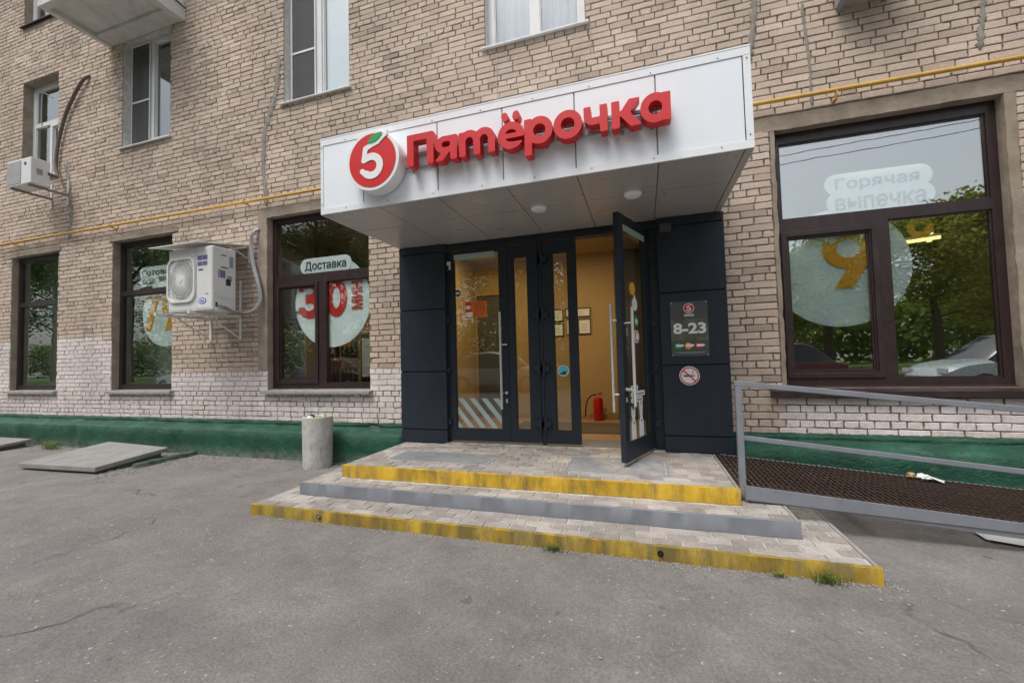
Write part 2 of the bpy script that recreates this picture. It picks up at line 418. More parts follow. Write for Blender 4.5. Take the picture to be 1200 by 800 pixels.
def curve_mesh(loops, extrude, bevel=0):
    cu = bpy.data.curves.new('shape', 'CURVE'); cu.dimensions = '2D'; cu.fill_mode = 'BOTH'; cu.extrude = extrude / 2 - bevel; cu.bevel_depth = bevel; cu.bevel_resolution = 1
    cu.offset = -bevel
    for lp in loops:
        sp = cu.splines.new('POLY'); sp.points.add(len(lp) - 1); sp.use_cyclic_u = True
        for k, p in enumerate(lp): sp.points[k].co = (p[0], p[1], 0, 1)
    return conv(cu)
def conv(cu):
    o = bpy.data.objects.new('tmp', cu); COL.objects.link(o); bpy.context.view_layer.update()
    me = bpy.data.meshes.new_from_object(o.evaluated_get(bpy.context.evaluated_depsgraph_get()))
    bpy.data.objects.remove(o); bpy.data.curves.remove(cu); return me
def mesh_data(me):
    v = np.empty(len(me.vertices) * 3); me.vertices.foreach_get('co', v); return v.reshape(-1, 3)
def place_flat(me, x0, x1, z0, z1, yfront, depth, rot=0):
    """stretch a flat mesh into the rectangle x0..x1, z0..z1 on a wall facing -y"""
    v = mesh_data(me)
    if rot: c, s = math.cos(rot), math.sin(rot); v[:, :2] = v[:, :2] @ np.array([[c, s], [-s, c]])
    mn, mx = v.min(0), v.max(0); d = np.maximum(mx - mn, 1e-6)
    o = np.empty_like(v)
    o[:, 0] = x0 + (v[:, 0] - mn[0]) / d[0] * (x1 - x0); o[:, 2] = z0 + (v[:, 1] - mn[1]) / d[1] * (z1 - z0)
    o[:, 1] = yfront + depth - (v[:, 2] - mn[2]) / d[2] * depth
    me.vertices.foreach_set('co', o.ravel()); me.update(); return me
def text(s, x0, x1, z0, z1, y, depth, m, parent, name='lettering', bold=.02, rot=0):
    cu = bpy.data.curves.new('t', 'FONT'); cu.body = s; cu.size = 1; cu.extrude = .05; cu.offset = bold; cu.resolution_u = 3; cu.fill_mode = 'BOTH'
    me = place_flat(conv(cu), x0, x1, z0, z1, y, depth, rot); me.name = name
    me.materials.clear(); me.materials.append(m)
    return put(me, name, parent)
def shape(loops, x0, x1, z0, z1, y, depth, m, parent, name, bevel=0, fit=None):
    me = curve_mesh(loops, .1, 0)
    me = place_flat(me, x0, x1, z0, z1, y, depth); me.materials.clear(); me.materials.append(m)
    return put(me, name, parent)
# distance fields
def seg(X, Y, a, b, r):
    ax, ay = a; bx, by = b; dx, dy = bx - ax, by - ay
    t = np.clip(((X - ax) * dx + (Y - ay) * dy) / (dx * dx + dy * dy), 0, 1); return np.hypot(X - ax - t * dx, Y - ay - t * dy) - r
def rect(X, Y, x0, x1, y0, y1):
    return np.maximum(np.abs(X - (x0 + x1) / 2) - (x1 - x0) / 2, np.abs(Y - (y0 + y1) / 2) - (y1 - y0) / 2)
def ell(X, Y, cx, cy, rx, ry):
    k = np.hypot((X - cx) / rx, (Y - cy) / ry); return (k - 1) * min(rx, ry)
def rbox(X, Y, x0, x1, y0, y1, r):
    qx = np.abs(X - (x0 + x1) / 2) - (x1 - x0) / 2 + r; qy = np.abs(Y - (y0 + y1) / 2) - (y1 - y0) / 2 + r
    return np.minimum(np.maximum(qx, qy), 0) + np.hypot(np.maximum(qx, 0), np.maximum(qy, 0)) - r
def U(*a):
    r = a[0]
    for b in a[1:]: r = np.minimum(r, b)
    return r
def I(*a):
    r = a[0]
    for b in a[1:]: r = np.maximum(r, b)
    return r
def sub(a, b): return np.maximum(a, -b)
def para(X, Y, x0, x1, w, y0, y1):   # slanted bar, bottom left x0, top left x1, width w
    t = (Y - y0) / (y1 - y0); l = x0 + (x1 - x0) * t
    return I(l - X, X - l - w, y0 - Y, Y - y1)
# ================================================================== ground
def sheet(name, x0, x1, y0, y1, z, m, nx=1, ny=1, amp=0):
    mb = MB(); vs = []; fs = []
    for j in range(ny + 1):
        for i in range(nx + 1):
            x = x0 + (x1 - x0) * i / nx; y = y0 + (y1 - y0) * j / ny
            vs.append((x, y, z + amp * (pnoise(Vector((x * .6, y * .6, 0))) + .4 * pnoise(Vector((x * 2.1, y * 2.1, 3))))))
    for j in range(ny):
        for i in range(nx): a = j * (nx + 1) + i; fs.append((a, a + 1, a + nx + 2, a + nx + 1))
    return mb.add(vs, fs).build(name, m, None, smooth=True)
# one sheet to the horizon, finely uneven close to the camera
def ground():
    mb = MB(); xs = [-500, -60, -22] + [-22 + .25 * i for i in range(1, 129)] + [30, 80, 500]
    ys = [-500, -60, -16] + [-16 + .25 * i for i in range(1, 66)] + [30, 500]
    vs = []
    for y in ys:
        for x in xs:
            k = 1 if (-22 < x < 10 and -15 < y < .3) else 0
            vs.append((x, y, -.006 + k * .010 * (pnoise(Vector((x * .5, y * .5, 0))) + .45 * pnoise(Vector((x * 1.9, y * 1.9, 3))))))
    n = len(xs)
    fs = [(j * n + i, j * n + i + 1, (j + 1) * n + i + 1, (j + 1) * n + i) for j in range(len(ys) - 1) for i in range(n - 1)]
    return tag(mb.add(vs, fs).build('ground', M['asphalt'], None, smooth=True), kind='structure')
ground()

# ================================================================== the brick building
BX0, BX1, BZ = -16.0, 6.4, 9.9
bld = empty('brick_building', (0, 0, 0), 'pale brick apartment building with the shop on its ground floor and a green painted plinth', 'building')
# openings: (x0, x1, z0, z1, kind)
WG = [(-11.83, -10.37, .97, 3.58), (-8.85, -7.37, .97, 3.58), (-5.35, -3.56, .97, 3.56), (1.37, 3.19, .97, 3.61)]
WU = [(-11.58, -10.46, 5.08, 7.04), (-8.64, -7.45, 5.24, 7.16), (-5.02, -3.85, 5.28, 7.2), (-1.77, -.51, 5.31, 7.2), (-11.6, -10.5, 8.23, 9.6), (3.6, 4.8, 5.31, 7.2)]
DOOR = (-2.95, .80, 0, 2.86)
# plaster bands on the wall face round the shop windows (x0, x1, z0, z1)
BANDS = [(-5.52, -5.35, 1.27, 3.56), (-5.52, -2.95, 3.56, 3.70), (-8.93, -7.25, 3.58, 3.67), (-11.90, -10.3, 3.58, 3.66),
         (1.33, 1.37, 1.0, 3.61), (.80, 3.56, 3.61, 3.76), (3.19, 3.27, .97, 3.61)]
HOLES = WG + WU + [DOOR]
def painted(x, z):
    if z < .5: return False
    if x < -9.2: return z < 1.88
    if x < -8.0: return z < 1.83
    if x < -2.9: return z < 1.27
    if x < 1.3: return False
    return z < 1.0
# mortar: a sheet behind the bricks, cut into cells round every opening
def wall_sheet():
    xs = sorted({BX0, BX1, -9.2, -8.0, -2.9, 1.3} | {h[0] for h in HOLES} | {h[1] for h in HOLES})
    zs = sorted({0, BZ, 1.88, 1.83, 1.27, 1.0} | {h[2] for h in HOLES} | {h[3] for h in HOLES})
    mb = MB()
    for a, b in zip(xs, xs[1:]):
        for c, d in zip(zs, zs[1:]):
            cx, cz = (a + b) / 2, (c + d) / 2
            if any(h[0] < cx < h[1] and h[2] < cz < h[3] for h in HOLES): continue
            mb.add([(a, .011, c), (b, .011, c), (b, .011, d), (a, .011, d)], [(0, 1, 2, 3)], 1 if painted(cx, cz) else 0)
    o = mb.build('wall', [M['mortar'], M['mortar_paint']], bld)
    return o
wall_sheet()
# shell behind: side walls, roof and back so that the building is a solid block
mb = MB(); mb.box(BX0, BX0 + .3, .02, 9, 0, BZ); mb.box(BX1 - .3, BX1, .02, 9, 0, BZ); mb.box(BX0, BX1, 8.7, 9, 0, BZ); mb.box(BX0 - .2, BX1 + .2, -.25, 9.2, BZ, BZ + .3)
mb.build('outer_shell', M['plaster'], bld)

# bricks
CH = .0745
def brick_mesh(w, h, rnd, y=0., out=None, wobble=.0045):
    """eight sided worn front, chamfer and sides down to the mortar"""
    mb = out or MB(); hw, hh = w / 2, h / 2
    o = [(-hw, -hh), (0, -hh), (hw, -hh), (hw, 0), (hw, hh), (0, hh), (-hw, hh), (-hw, 0)]
    j = [(x + rnd.uniform(-wobble, wobble), z + rnd.uniform(-wobble, wobble) * .8) for x, z in o]
    if rnd.random() < .10:
        k = rnd.choice([0, 2, 4, 6]); j[k] = (j[k][0] * (1 - rnd.uniform(.03, .09)), j[k][1] * (1 - rnd.uniform(.1, .3)))
    b = rnd.uniform(.003, .006)
    inn = [(x - math.copysign(b, x) if abs(x) > 1e-3 * w and abs(x) > .01 else x, z - math.copysign(b, z) if abs(z) > .01 else z) for x, z in j]
    t = [rnd.uniform(-.003, .003) for _ in range(2)]
    return j, inn, t
def add_brick(mb, cx, cz, w, h, rnd, mi=0):
    j, inn, t = brick_mesh(w, h, rnd)
    y0 = rnd.uniform(-.004, .003)
    vs = [(cx + x, .013, cz + z) for x, z in j] + [(cx + x, y0 + .004, cz + z) for x, z in j] + [(cx + x, y0 + t[0] * x / w + t[1] * z / h, cz + z) for x, z in inn]
    fs = [(i, (i + 1) % 8, 8 + (i + 1) % 8, 8 + i) for i in range(8)] + [(8 + i, 8 + (i + 1) % 8, 16 + (i + 1) % 8, 16 + i) for i in range(8)] + [tuple(range(16, 24))]
    mb.add(vs, fs, mi)
rb = random.Random(11)
bricks = []
block = HOLES + BANDS
z = .50; row = 0
while z < BZ - .04:
    zc = z + CH / 2
    cuts = sorted([(h[0], h[1]) for h in block if h[2] - .01 < zc < h[3] - .012])
    free = []; cur = BX0
    for a, b in cuts:
        if a > cur: free.append((cur, a))
        cur = max(cur, b)
    if cur < BX1: free.append((cur, BX1))
    kind = 'H' if row % 6 == 3 or (z < 1.0 and row % 2) else 'S'
    off = (.1235 if row % 2 else .0) + rb.uniform(0, .02) if kind == 'S' else .062
    for a, b in free:
        x = BX0 - off + .247 * math.floor((a - BX0 + off) / .247)
        while x < b - .01:
            L = .1235 if kind == 'H' else (.247 if rb.random() > .045 or (z < 1.3 and rb.random() > .2) else .1235)
            L *= rb.uniform(.975, 1.025)
            x0, x1 = max(x, a), min(x + L, b)
            if b - x1 < .05: x1 = b
            if x1 - x0 > .035:
                dx = 0 if not (a == x0 or b == x1) else 0
                bricks.append((x0 + .0062, x1 - .0062, z + .005, z + CH - .005))
            x = x1 if x1 > x + .01 else x + L
    z += CH; row += 1
def area(bk):
    x0, x1, z0, z1 = bk; a = px((x0, 0, z0)); b = px((x1, 0, z1))
    # only bricks in view and not behind canopy, sign, cladding
    c = ((a[0] + b[0]) / 2, (a[1] + b[1]) / 2)
    if not (0 <= c[0] <= 1200 and 0 <= c[1] <= 800): return 0
    if 376 < c[0] < 880 and c[1] > 165 - (c[0] - 376) * .2247 and not (c[0] < 466 and c[1] > 290): return 0
    return abs(b[0] - a[0]) * abs(b[1] - a[1])
order = sorted(range(len(bricks)), key=lambda i: -area(bricks[i]))
own = set(order[:296])
protos = {}
stuff = MB()
for i, bk in enumerate(bricks):
    x0, x1, z0, z1 = bk; w = x1 - x0; h = z1 - z0; cx, cz = (x0 + x1) / 2, (z0 + z1) / 2
    p = painted(cx, cz)
    if i in own:
        key = ('h' if w < .17 else 's', p, rb.randrange(6))
        if key not in protos:
            t = MB(); add_brick(t, 0, 0, .111 if key[0] == 'h' else .235, CH - .010, rb); protos[key] = t.mesh('brick', M['brick_paint'] if p else M['brick'])
        o = put(protos[key], 'brick', bld, (cx, 0, cz)); o.scale = (w / (.111 if key[0] == 'h' else .235), 1, 1)
    else: add_brick(stuff, cx, cz, w, h, rb, 1 if p else 0)
tag(stuff.build('brickwork', [M['brick'], M['brick_paint']], bld), kind='stuff')

# plaster bands, lumpy
def lumpy(name, x0, x1, z0, z1, y0, m, parent, seed=0, amp=.012, st=.07, edge=.012):
    mb = MB(); nx = max(2, int((x1 - x0) / st)); nz = max(2, int((z1 - z0) / st)); vs = []
    for j in range(nz + 1):
        for i in range(nx + 1):
            x = x0 + (x1 - x0) * i / nx; z = z0 + (z1 - z0) * j / nz
            n = pnoise(Vector((x * 7 + seed, z * 7, seed)))
            ex = (edge * pnoise(Vector((z * 11, seed, 1)))) if i in (0, nx) else 0; ez = (edge * pnoise(Vector((x * 11, seed, 2)))) if j in (0, nz) else 0
            vs.append((x + ex, y0 + amp * n * .5 + .4 * amp * pnoise(Vector((x * 23, z * 23, seed))), z + ez))
    fs = [(j * (nx + 1) + i, j * (nx + 1) + i + 1, (j + 1) * (nx + 1) + i + 1, (j + 1) * (nx + 1) + i) for j in range(nz) for i in range(nx)]
    # border skirt back to the wall
    n = len(vs); per = [i for i in range(nx + 1)] + [(j + 1) * (nx + 1) - 1 for j in range(1, nz + 1)] + [nz * (nx + 1) + i for i in range(nx - 1, -1, -1)] + [j * (nx + 1) for j in range(nz - 1, 0, -1)]
    vs += [(vs[i][0], .012, vs[i][2]) for i in per]; k = len(per)
    fs += [(per[i], per[(i + 1) % k], n + (i + 1) % k, n + i) for i in range(k)]
    return mb.add(vs, fs).build(name, m, parent, smooth='auto')
for i, b in enumerate(BANDS): lumpy('plaster_band', b[0], b[1], b[2], b[3], -.004, M['plaster'], bld, i * 3.1)
# cement smears and repaired cracks on the brickwork
def smear(pts, w, seed, m='cement'):
    mb = MB(); vs = []; n = len(pts) * 12; P = [Vector(p) for p in pts]
    for i in range(n + 1):
        t = i / n * (len(P) - 1); k = min(int(t), len(P) - 2); p = P[k].lerp(P[k + 1], t - k); d = (P[k + 1] - P[k]).normalized(); q = Vector((-d.y, d.x))
        a = w * (.45 + 1.7 * abs(pnoise(Vector((i * .9, seed, 0.3))))); b = w * (.45 + 1.7 * abs(pnoise(Vector((i * .8, seed, 5.3)))))
        if i in (0, n): a = b = w * .2
        for s in (-a, -a * .5, b * .5, b):
            y = -.012 if abs(s) < max(a, b) * .6 else -.001
            vs.append((p.x + q.x * s, y + .004 * pnoise(Vector((i * .9, s * 30, seed))), p.y + q.y * s))
    fs = [(i * 4 + j, i * 4 + j + 1, i * 4 + j + 5, i * 4 + j + 4) for i in range(n) for j in range(3)]
    return mb.add(vs, fs).build('cement_patch', M[m], bld, smooth=True)
smear([(1.12, 3.98), (1.16, 4.35), (1.22, 4.6), (1.27, 5.1), (1.42, 5.6)], .035, 1)
smear([(-5.35, 3.75), (-5.42, 4.3), (-5.40, 4.9), (-5.25, 5.25), (-5.15, 5.5), (-5.1, 6.0)], .055, 2)
smear([(1.72, 3.8), (1.72, 4.2), (1.68, 4.9)], .014, 3)
smear([(3.05, 4.05), (3.1, 4.5), (3.08, 5.0)], .03, 4)
smear([(-10.05, 3.75), (-10.0, 4.3), (-10.1, 4.9), (-10.2, 5.2)], .06, 6)
smear([(-1.62, 3.6), (-1.63, 4.4), (-1.62, 5.2)], .006, 7, 'mortar_paint')
smear([(-.46, 4.9), (-.45, 5.2)], .006, 8, 'mortar_paint')

# plinth
def plinth(x0, x1):
    nx = int((x1 - x0) / .09); prof = [(.012, .512), (-.008, .500), (-.010, .470), (-.004, .462), (-.012, .452), (-.014, .428), (-.028, .420), (-.105, .392), (-.132, .362), (-.136, .27), (-.134, .16), (-.138, .05), (-.15, -.03)]
    vs = []; m = len(prof)
    for i in range(nx + 1):
        x = x0 + (x1 - x0) * i / nx
        for k, (y, zz) in enumerate(prof):
            a = 0 if k == 0 else .018
            vs.append((x, y + 1.5 * a * pnoise(Vector((x * 3, zz * 6, 1))) + a * .7 * pnoise(Vector((x * 13, zz * 20, 4))), zz + (.008 * pnoise(Vector((x * 4, k, 2))) if k > 2 else .005 * pnoise(Vector((x * 9, k, 3))))))
    fs = [(i * m + k, i * m + k + 1, (i + 1) * m + k + 1, (i + 1) * m + k) for i in range(nx) for k in range(m - 1)]
    fs += [tuple(range(m)), tuple(nx * m + k for k in range(m - 1, -1, -1))]
    return MB().add(vs, fs).build('plinth', M['green'], bld, smooth=True)
plinth(BX0, -3.0); plinth(.86, BX1)

# ---- windows
def window(x0, x1, z0, z1, yf, fm, panes, label, sill, glass='glass', fw=.055, reveal='plaster', back=None, depth=.07, sash=()):
    """panes: list of (x0, x1, z0, z1) glass rectangles; the frame fills what is left"""
    mb = MB()
    xs = sorted({x0, x1} | {round(p[0], 4) for p in panes} | {round(p[1], 4) for p in panes}); zs = sorted({z0, z1} | {round(p[2], 4) for p in panes} | {round(p[3], 4) for p in panes})
    cell = {}
    for i, (a, b) in enumerate(zip(xs, xs[1:])):
        for j, (c, d) in enumerate(zip(zs, zs[1:])):
            cx, cz = (a + b) / 2, (c + d) / 2
            if not any(p[0] < cx < p[1] and p[2] < cz < p[3] for p in panes): cell[i, j] = (a, b, c, d)
    used = set()
    for (i, j) in sorted(cell):              # merge cells into boxes: vertical runs of full height first
        if (i, j) in used: continue
        j2 = j
        while (i, j2 + 1) in cell and (i, j2 + 1) not in used: j2 += 1
        i2 = i
        while all((i2 + 1, jj) in cell and (i2 + 1, jj) not in used for jj in range(j, j2 + 1)): i2 += 1
        for ii in range(i, i2 + 1):
            for jj in range(j, j2 + 1): used.add((ii, jj))
        mb.box(xs[i], xs[i2 + 1], yf, yf + depth, zs[j], zs[j2 + 1])
    w = mb.build('window', M[fm], bld); tag(w, label)
    for p in panes:
        g = MB().box(p[0] - .004, p[1] + .004, yf + .030, yf + .036, p[2] - .004, p[3] + .004).build('pane', M[glass], w)
        gm = MB(); t = .014                   # glazing bead, proud of nothing: steps down from the frame to the glass
        for q in ((p[0], p[0] + t, p[2], p[3]), (p[1] - t, p[1], p[2], p[3]), (p[0] + t, p[1] - t, p[2], p[2] + t), (p[0] + t, p[1] - t, p[3] - t, p[3])): gm.box(q[0], q[1], yf + .014, yf + .029, q[2], q[3])
        gm.build('glazing_bead', M[fm], w)
    for p in sash:                            # opening sash: a second frame standing proud
        sm = MB(); t = .05
        for q in ((p[0], p[0] + t, p[2], p[3]), (p[1] - t, p[1], p[2], p[3]), (p[0] + t, p[1] - t, p[2], p[2] + t), (p[0] + t, p[1] - t, p[3] - t, p[3])): sm.box(q[0], q[1], yf - .018, yf - .001, q[2], q[3])
        sm.build('sash', M[fm], w, bev=.003)
    # reveal
    rv = MB()
    rv.box(x0 - .02, x0, .012, yf + depth, z0 - .01, z1 + .02); rv.box(x1, x1 + .02, .012, yf + depth, z0 - .01, z1 + .02)
    rv.box(x0, x1, .012, yf + depth, z1, z1 + .02); rv.box(x0, x1, .012, yf + depth, z0 - .02, z0 - .001)
    rv.build('reveal', M[reveal], w)
    if sill:
        sm, out, th = sill
        s = MB(); e = .05
        s.hexa([(x0 - e, out, z0 - .055), (x1 + e, out, z0 - .055), (x1 + e, yf, z0 - .018), (x0 - e, yf, z0 - .018), (x0 - e, out, z0 - .055 + th), (x1 + e, out, z0 - .055 + th), (x1 + e, yf, z0 + .002), (x0 - e, yf, z0 + .002)])
        s.build('sill', M[sm], w, bev=.002)
    return w
t = .075
W1 = window(*WG[0], .10, 'brown_dark', [(-11.76, -10.43, 1.05, 2.60), (-11.76, -10.43, 2.68, 3.50)], 'dark framed two pane shop window at the far left', ('concrete', -.07, .045), 'glass_strong')
W2 = window(*WG[1], .12, 'brown_dark', [(-8.79, -7.43, 1.05, 2.62), (-8.79, -7.43, 2.70, 3.50)], 'dark framed shop window with a cloud sign, half behind the air conditioner', ('concrete', -.07, .045), 'glass_strong')
W3 = window(*WG[2], .10, 'brown', [(-5.20, -4.56, 1.12, 2.48), (-4.36, -3.62, 1.05, 2.53), (-5.27, -3.62, 2.66, 3.48)], 'brown framed three part shop window beside the entrance', ('concrete', -.09, .04), 'glass', sash=[(-5.27, -4.50, 1.05, 2.54)])
W4 = window(*WG[3], .10, 'brown', [(1.475, 2.17, 1.13, 2.50), (2.33, 3.115, 1.05, 2.60), (1.43, 3.115, 2.70, 3.50)], 'large brown framed three part shop window on the right', None, 'glass_sky', sash=[(1.41, 2.235, 1.06, 2.565)])
s4 = MB(); s4.hexa([(1.22, -.07, .925), (3.30, -.07, .925), (3.30, .10, .965), (1.22, .10, .965), (1.22, -.07, .94), (3.30, -.07, .94), (3.30, .10, .985), (1.22, .10, .985)]); s4.box(1.22, 3.30, -.073, -.068, .885, .938)
s4.build('sill', M['brown'], W4)
US = ('pvc', -.05, .018)
window(*WU[0], .15, 'pvc', [(-11.48, -10.56, 6.28, 6.95), (-11.48, -11.02, 5.17, 6.20), (-10.90, -10.56, 5.20, 6.12)], 'white framed upper window behind the small air conditioner', US, 'glass_up', sash=[(-10.96, -10.5, 5.14, 6.18)])
window(*WU[1], .13, 'pvc', [(-8.55, -8.16, 5.33, 6.06), (-8.55, -8.16, 6.09, 7.08), (-8.00, -7.53, 5.36, 7.06)], 'white framed upper window under the concrete balcony', US, 'glass_up', reveal='slope', sash=[(-8.06, -7.47, 5.30, 7.12)])
window(*WU[2], .12, 'pvc', [(-4.93, -4.56, 5.37, 6.10), (-4.93, -4.56, 6.13, 7.12), (-4.38, -3.93, 5.38, 7.12)], 'tall white framed upper window left of the canopy', US, 'glass_up', reveal='slope', sash=[(-4.46, -3.88, 5.32, 7.17)])
window(*WU[3], .12, 'pvc', [(-1.68, -1.2, 5.39, 7.12), (-1.08, -.60, 5.39, 7.12)], 'white framed upper window with pale curtains above the canopy', US, 'glass_up', reveal='slope')
window(*WU[4], .12, 'pvc', [(-11.51, -11.10, 8.32, 9.5), (-11.02, -10.59, 8.32, 9.5)], 'highest white framed window beside the balcony', ('brown_dark', -.06, .02), 'glass_up')
window(*WU[5], .12, 'pvc', [(3.69, 4.15, 5.39, 7.12), (4.25, 4.71, 5.39, 7.12)], 'white framed upper window at the right end', US, 'glass_up')
# rooms behind the upper windows: dim boxes with pleated curtains
def pleats(x0, x1, z0, z1, y, m, parent, n=9, amp=.02, name='curtain'):
    k = n * 6; vs = []
    for i in range(k + 1):
        x = x0 + (x1 - x0) * i / k; yy = y + amp * math.sin(i / 6 * 2 * math.pi) + amp * .4 * math.sin(i * 1.7)
        vs += [(x, yy, z0), (x, yy, z1), (x, yy + .003, z0), (x, yy + .003, z1)]
    fs = []
    for i in range(k):
        a = i * 4; fs += [(a, a + 4, a + 5, a + 1), (a + 2, a + 3, a + 7, a + 6)]
    return MB().add(vs, fs).build(name, m, parent, smooth=True)
def room(x0, x1, y0, y1, z0, z1, wallm, floorm=None, ceilm=None, name='room'):
    mb = MB(); e = .05
    mb.box(x0 - e, x0, y0, y1, z0, z1, 0); mb.box(x1, x1 + e, y0, y1, z0, z1, 0); mb.box(x0 - e, x1 + e, y1, y1 + e, z0, z1, 0)
    mb.box(x0 - e, x1 + e, y0, y1 + e, z0 - e, z0, 1); mb.box(x0 - e, x1 + e, y0, y1 + e, z1, z1 + e, 2)
    return mb.build(name, [M[wallm], M[floorm or wallm], M[ceilm or wallm]], bld)
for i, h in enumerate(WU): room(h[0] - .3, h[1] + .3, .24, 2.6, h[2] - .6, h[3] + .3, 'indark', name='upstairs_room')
cm = plain('sheer_curtain', (.50, .56, .66), .8, 0, .08, 3); cd = plain('grey_curtain', (.23, .22, .23), .8, 0, .1, 3)
pleats(-1.74, -.54, 5.2, 7.3, .30, cm, bld, 12)
pleats(-4.98, -4.50, 5.2, 7.3, .34, cd, bld, 3, .03); pleats(-8.62, -8.2, 5.1, 7.3, .34, cd, bld, 3, .03)
pleats(-11.5, -11.1, 8.1, 9.6, .3, cm, bld, 4)

for x0, x1, z0, z1, y in ((-8.60, -8.12, 5.29, 7.12, .122), (-4.98, -4.52, 5.33, 7.16, .112)):
    q = MB().box(x0 + .02, x1 - .02, y - .004, y - .002, z0 + .02, z1 - .02).build('insect_screen', M['net'], bld)
    e = MB(); e.box(x0, x0 + .02, y - .012, y - .001, z0, z1); e.box(x1 - .02, x1, y - .012, y - .001, z0, z1); e.box(x0 + .02, x1 - .02, y - .012, y - .001, z0, z0 + .02); e.box(x0 + .02, x1 - .02, y - .012, y - .001, z1 - .02, z1); e.box(x0 + .02, x1 - .02, y - .012, y - .005, 6.06, 6.09); e.build('screen_frame', M['pvc'], q)
MB().box(-4.40, -3.90, .165, .175, 5.35, 7.15).build('roller_blind', plain('pale_blue_blind', (.80, .87, .93), .7, 0, .03), bld)
# balcony
bal = MB(); bal.box(-9.0, -7.12, -.95, .0, 7.20, 7.22)
bal.box(-9.0, -8.90, -.95, 0, 7.12, 7.40); bal.box(-7.22, -7.10, -.95, 0, 7.12, 7.40); bal.box(-8.90, -7.22, -.95, -.85, 7.12, 7.40); bal.box(-8.90, -7.22, -.25, 0, 7.14, 7.20)
bo = bal.build('balcony', M['balc'], bld, .008)
MB().box(-8.90, -7.22, -.85, 0, 7.22, 7.38).build('slab', M['balc'], bo)
p = MB(); p.box(-8.98, -8.94, -.93, -.03, 7.41, 8.4); p.box(-7.16, -7.12, -.93, -.03, 7.41, 8.4); p.box(-8.94, -7.16, -.93, -.89, 7.41, 8.4); p.build('parapet_panel', M['pvc'], bo)
MB().tube([(-7.08, -.98, 7.36), (-7.05, -.6, 7.33), (-7.08, -.3, 7.36), (-7.06, -.02, 7.30)], .012, 6).build('loose_wire', M['black'], bo)
# ================================================================== entrance: cladding and doors
ent = empty('shop_entrance', (-1.07, -.1, .31), 'dark anthracite clad shop entrance with glass double doors, right leaf standing open', 'entrance')
def pier(x0, x1, zs):
    for a, b in zip(zs, zs[1:]):
        MB().box(x0, x1, -.150, -.132, a + .008, b - .008).build('cladding_panel', M['anthracite'], ent, bev=.002)
    MB().box(x0 + .003, x1 - .003, -.131, .011, zs[0], zs[-1]).build('pier_core', M['anth_dark'], ent)
pier(-2.98, -2.335, [.312, .478, 1.198, 1.98, 2.70, 2.80])
pier(.188, .84, [.312, .485, 1.222, 1.987, 2.70, 2.80])
MB().box(-2.334, .187, -.098, .01, 2.752, 2.80).build('header_panel', M['anth_dark'], ent)
f = MB(); Z0, Z1 = .325, 2.70
f.box(-2.334, .187, -.118, .01, 2.705, 2.751); f.box(-2.41, -2.362, -.085, 0, Z0, 2.704); f.box(-1.150, -1.110, -.085, 0, Z0, 2.704); f.box(.095, .187, -.085, 0, Z0, 2.704)
f.box(-2.334, -2.362 - .001, -.110, -.086, Z0, 2.704)
f.build('door_frame', M['door_al'], ent, bev=.002)
MB().box(-2.41, .187, -.10, .35, .290, .322).build('threshold', M['railgrey'], ent)
def leaf(x0, x1, gx0, gx1, gz0, gz1, label=None, T=None, hinge=None, hzs=(2.49, 1.84, 1.21, .57)):
    y0, y1 = -.090, -.038
    def fin(mb, name, m, par, **k):
        if T: mb.v = [tuple(T @ Vector(p)) for p in mb.v]
        return mb.build(name, m, par, **k)
    z0, z1 = .345, 2.695
    mb = MB(); mb.box(x0, gx0, y0, y1, z0, z1); mb.box(gx1, x1, y0, y1, z0, z1); mb.box(gx0, gx1, y0, y1, z0, gz0); mb.box(gx0, gx1, y0, y1, gz1, z1)
    d = fin(mb, 'door', M['door_al'], ent)
    if label: d['label'] = label
    bd = MB(); e = .012
    for q in ((gx0, gx0 + e, gz0, gz1), (gx1 - e, gx1, gz0, gz1), (gx0 + e, gx1 - e, gz0, gz0 + e), (gx0 + e, gx1 - e, gz1 - e, gz1)): bd.box(q[0], q[1], y0 + .008, y0 + .02, q[2], q[3])
    fin(bd, 'glazing_bead', M['black'], d)
    fin(MB().box(gx0 - .002, gx1 + .002, -.066, -.060, gz0 - .002, gz1 + .002), 'pane', M['glass_door'], d)
    if hinge is not None:
        for hz in hzs:
            h = MB(); h.box(hinge - .068, hinge - .010, y0 - .034, y0 - .001, hz - .034, hz + .034); h.box(hinge + .010, hinge + .068, y0 - .034, y0 - .001, hz - .034, hz + .034)
            h.tube([(hinge, y0 - .022, hz - .085), (hinge, y0 - .022, hz + .085)], .018, 12)
            h.build('hinge', M['door_al'], d, bev=.004)
    return d, fin
def bar_handle(fin, d, x, z0, z1, y=-.165, stand=(.2, .82), ys=-.09):
    h = MB(); h.tube([(x, y, z0), (x, y, z1)], .014, 12)
    for s in (z0 + (z1 - z0) * .16, z1 - (z1 - z0) * .16): h.tube([(x, y, s), (x - .0, ys, s)], .009, 8)
    fin(h, 'pull_bar', M['steel'], d, smooth='auto')
def lever(fin, d, x, z, s=1):
    h = MB(); h.lathe([(.018, -.092), (.018, -.10)], (x, 0, z), 14, 'y'); h.tube([(x, -.098, z), (x, -.135, z)], .008, 8); h.tube([(x, -.135, z), (x - .09 * s, -.138, z - .004)], .009, 8)
    h.box(x - .011, x + .011, -.094, -.090, z - .12, z - .075)
    fin(h, 'lever_handle', M['steel'], d, smooth='auto')
dA, fA = leaf(-2.355, -1.535, -2.235, -1.632, .485, 2.66, 'closed wide glass door leaf on the left', hinge=-2.360)
bar_handle(fA, dA, -1.612, .74, 1.895); lever(fA, dA, -1.572, .93, -.2)
MB().box(-1.605, -1.545, -.135, -.091, 1.495, 1.515).build('latch', M['steel'], dA)
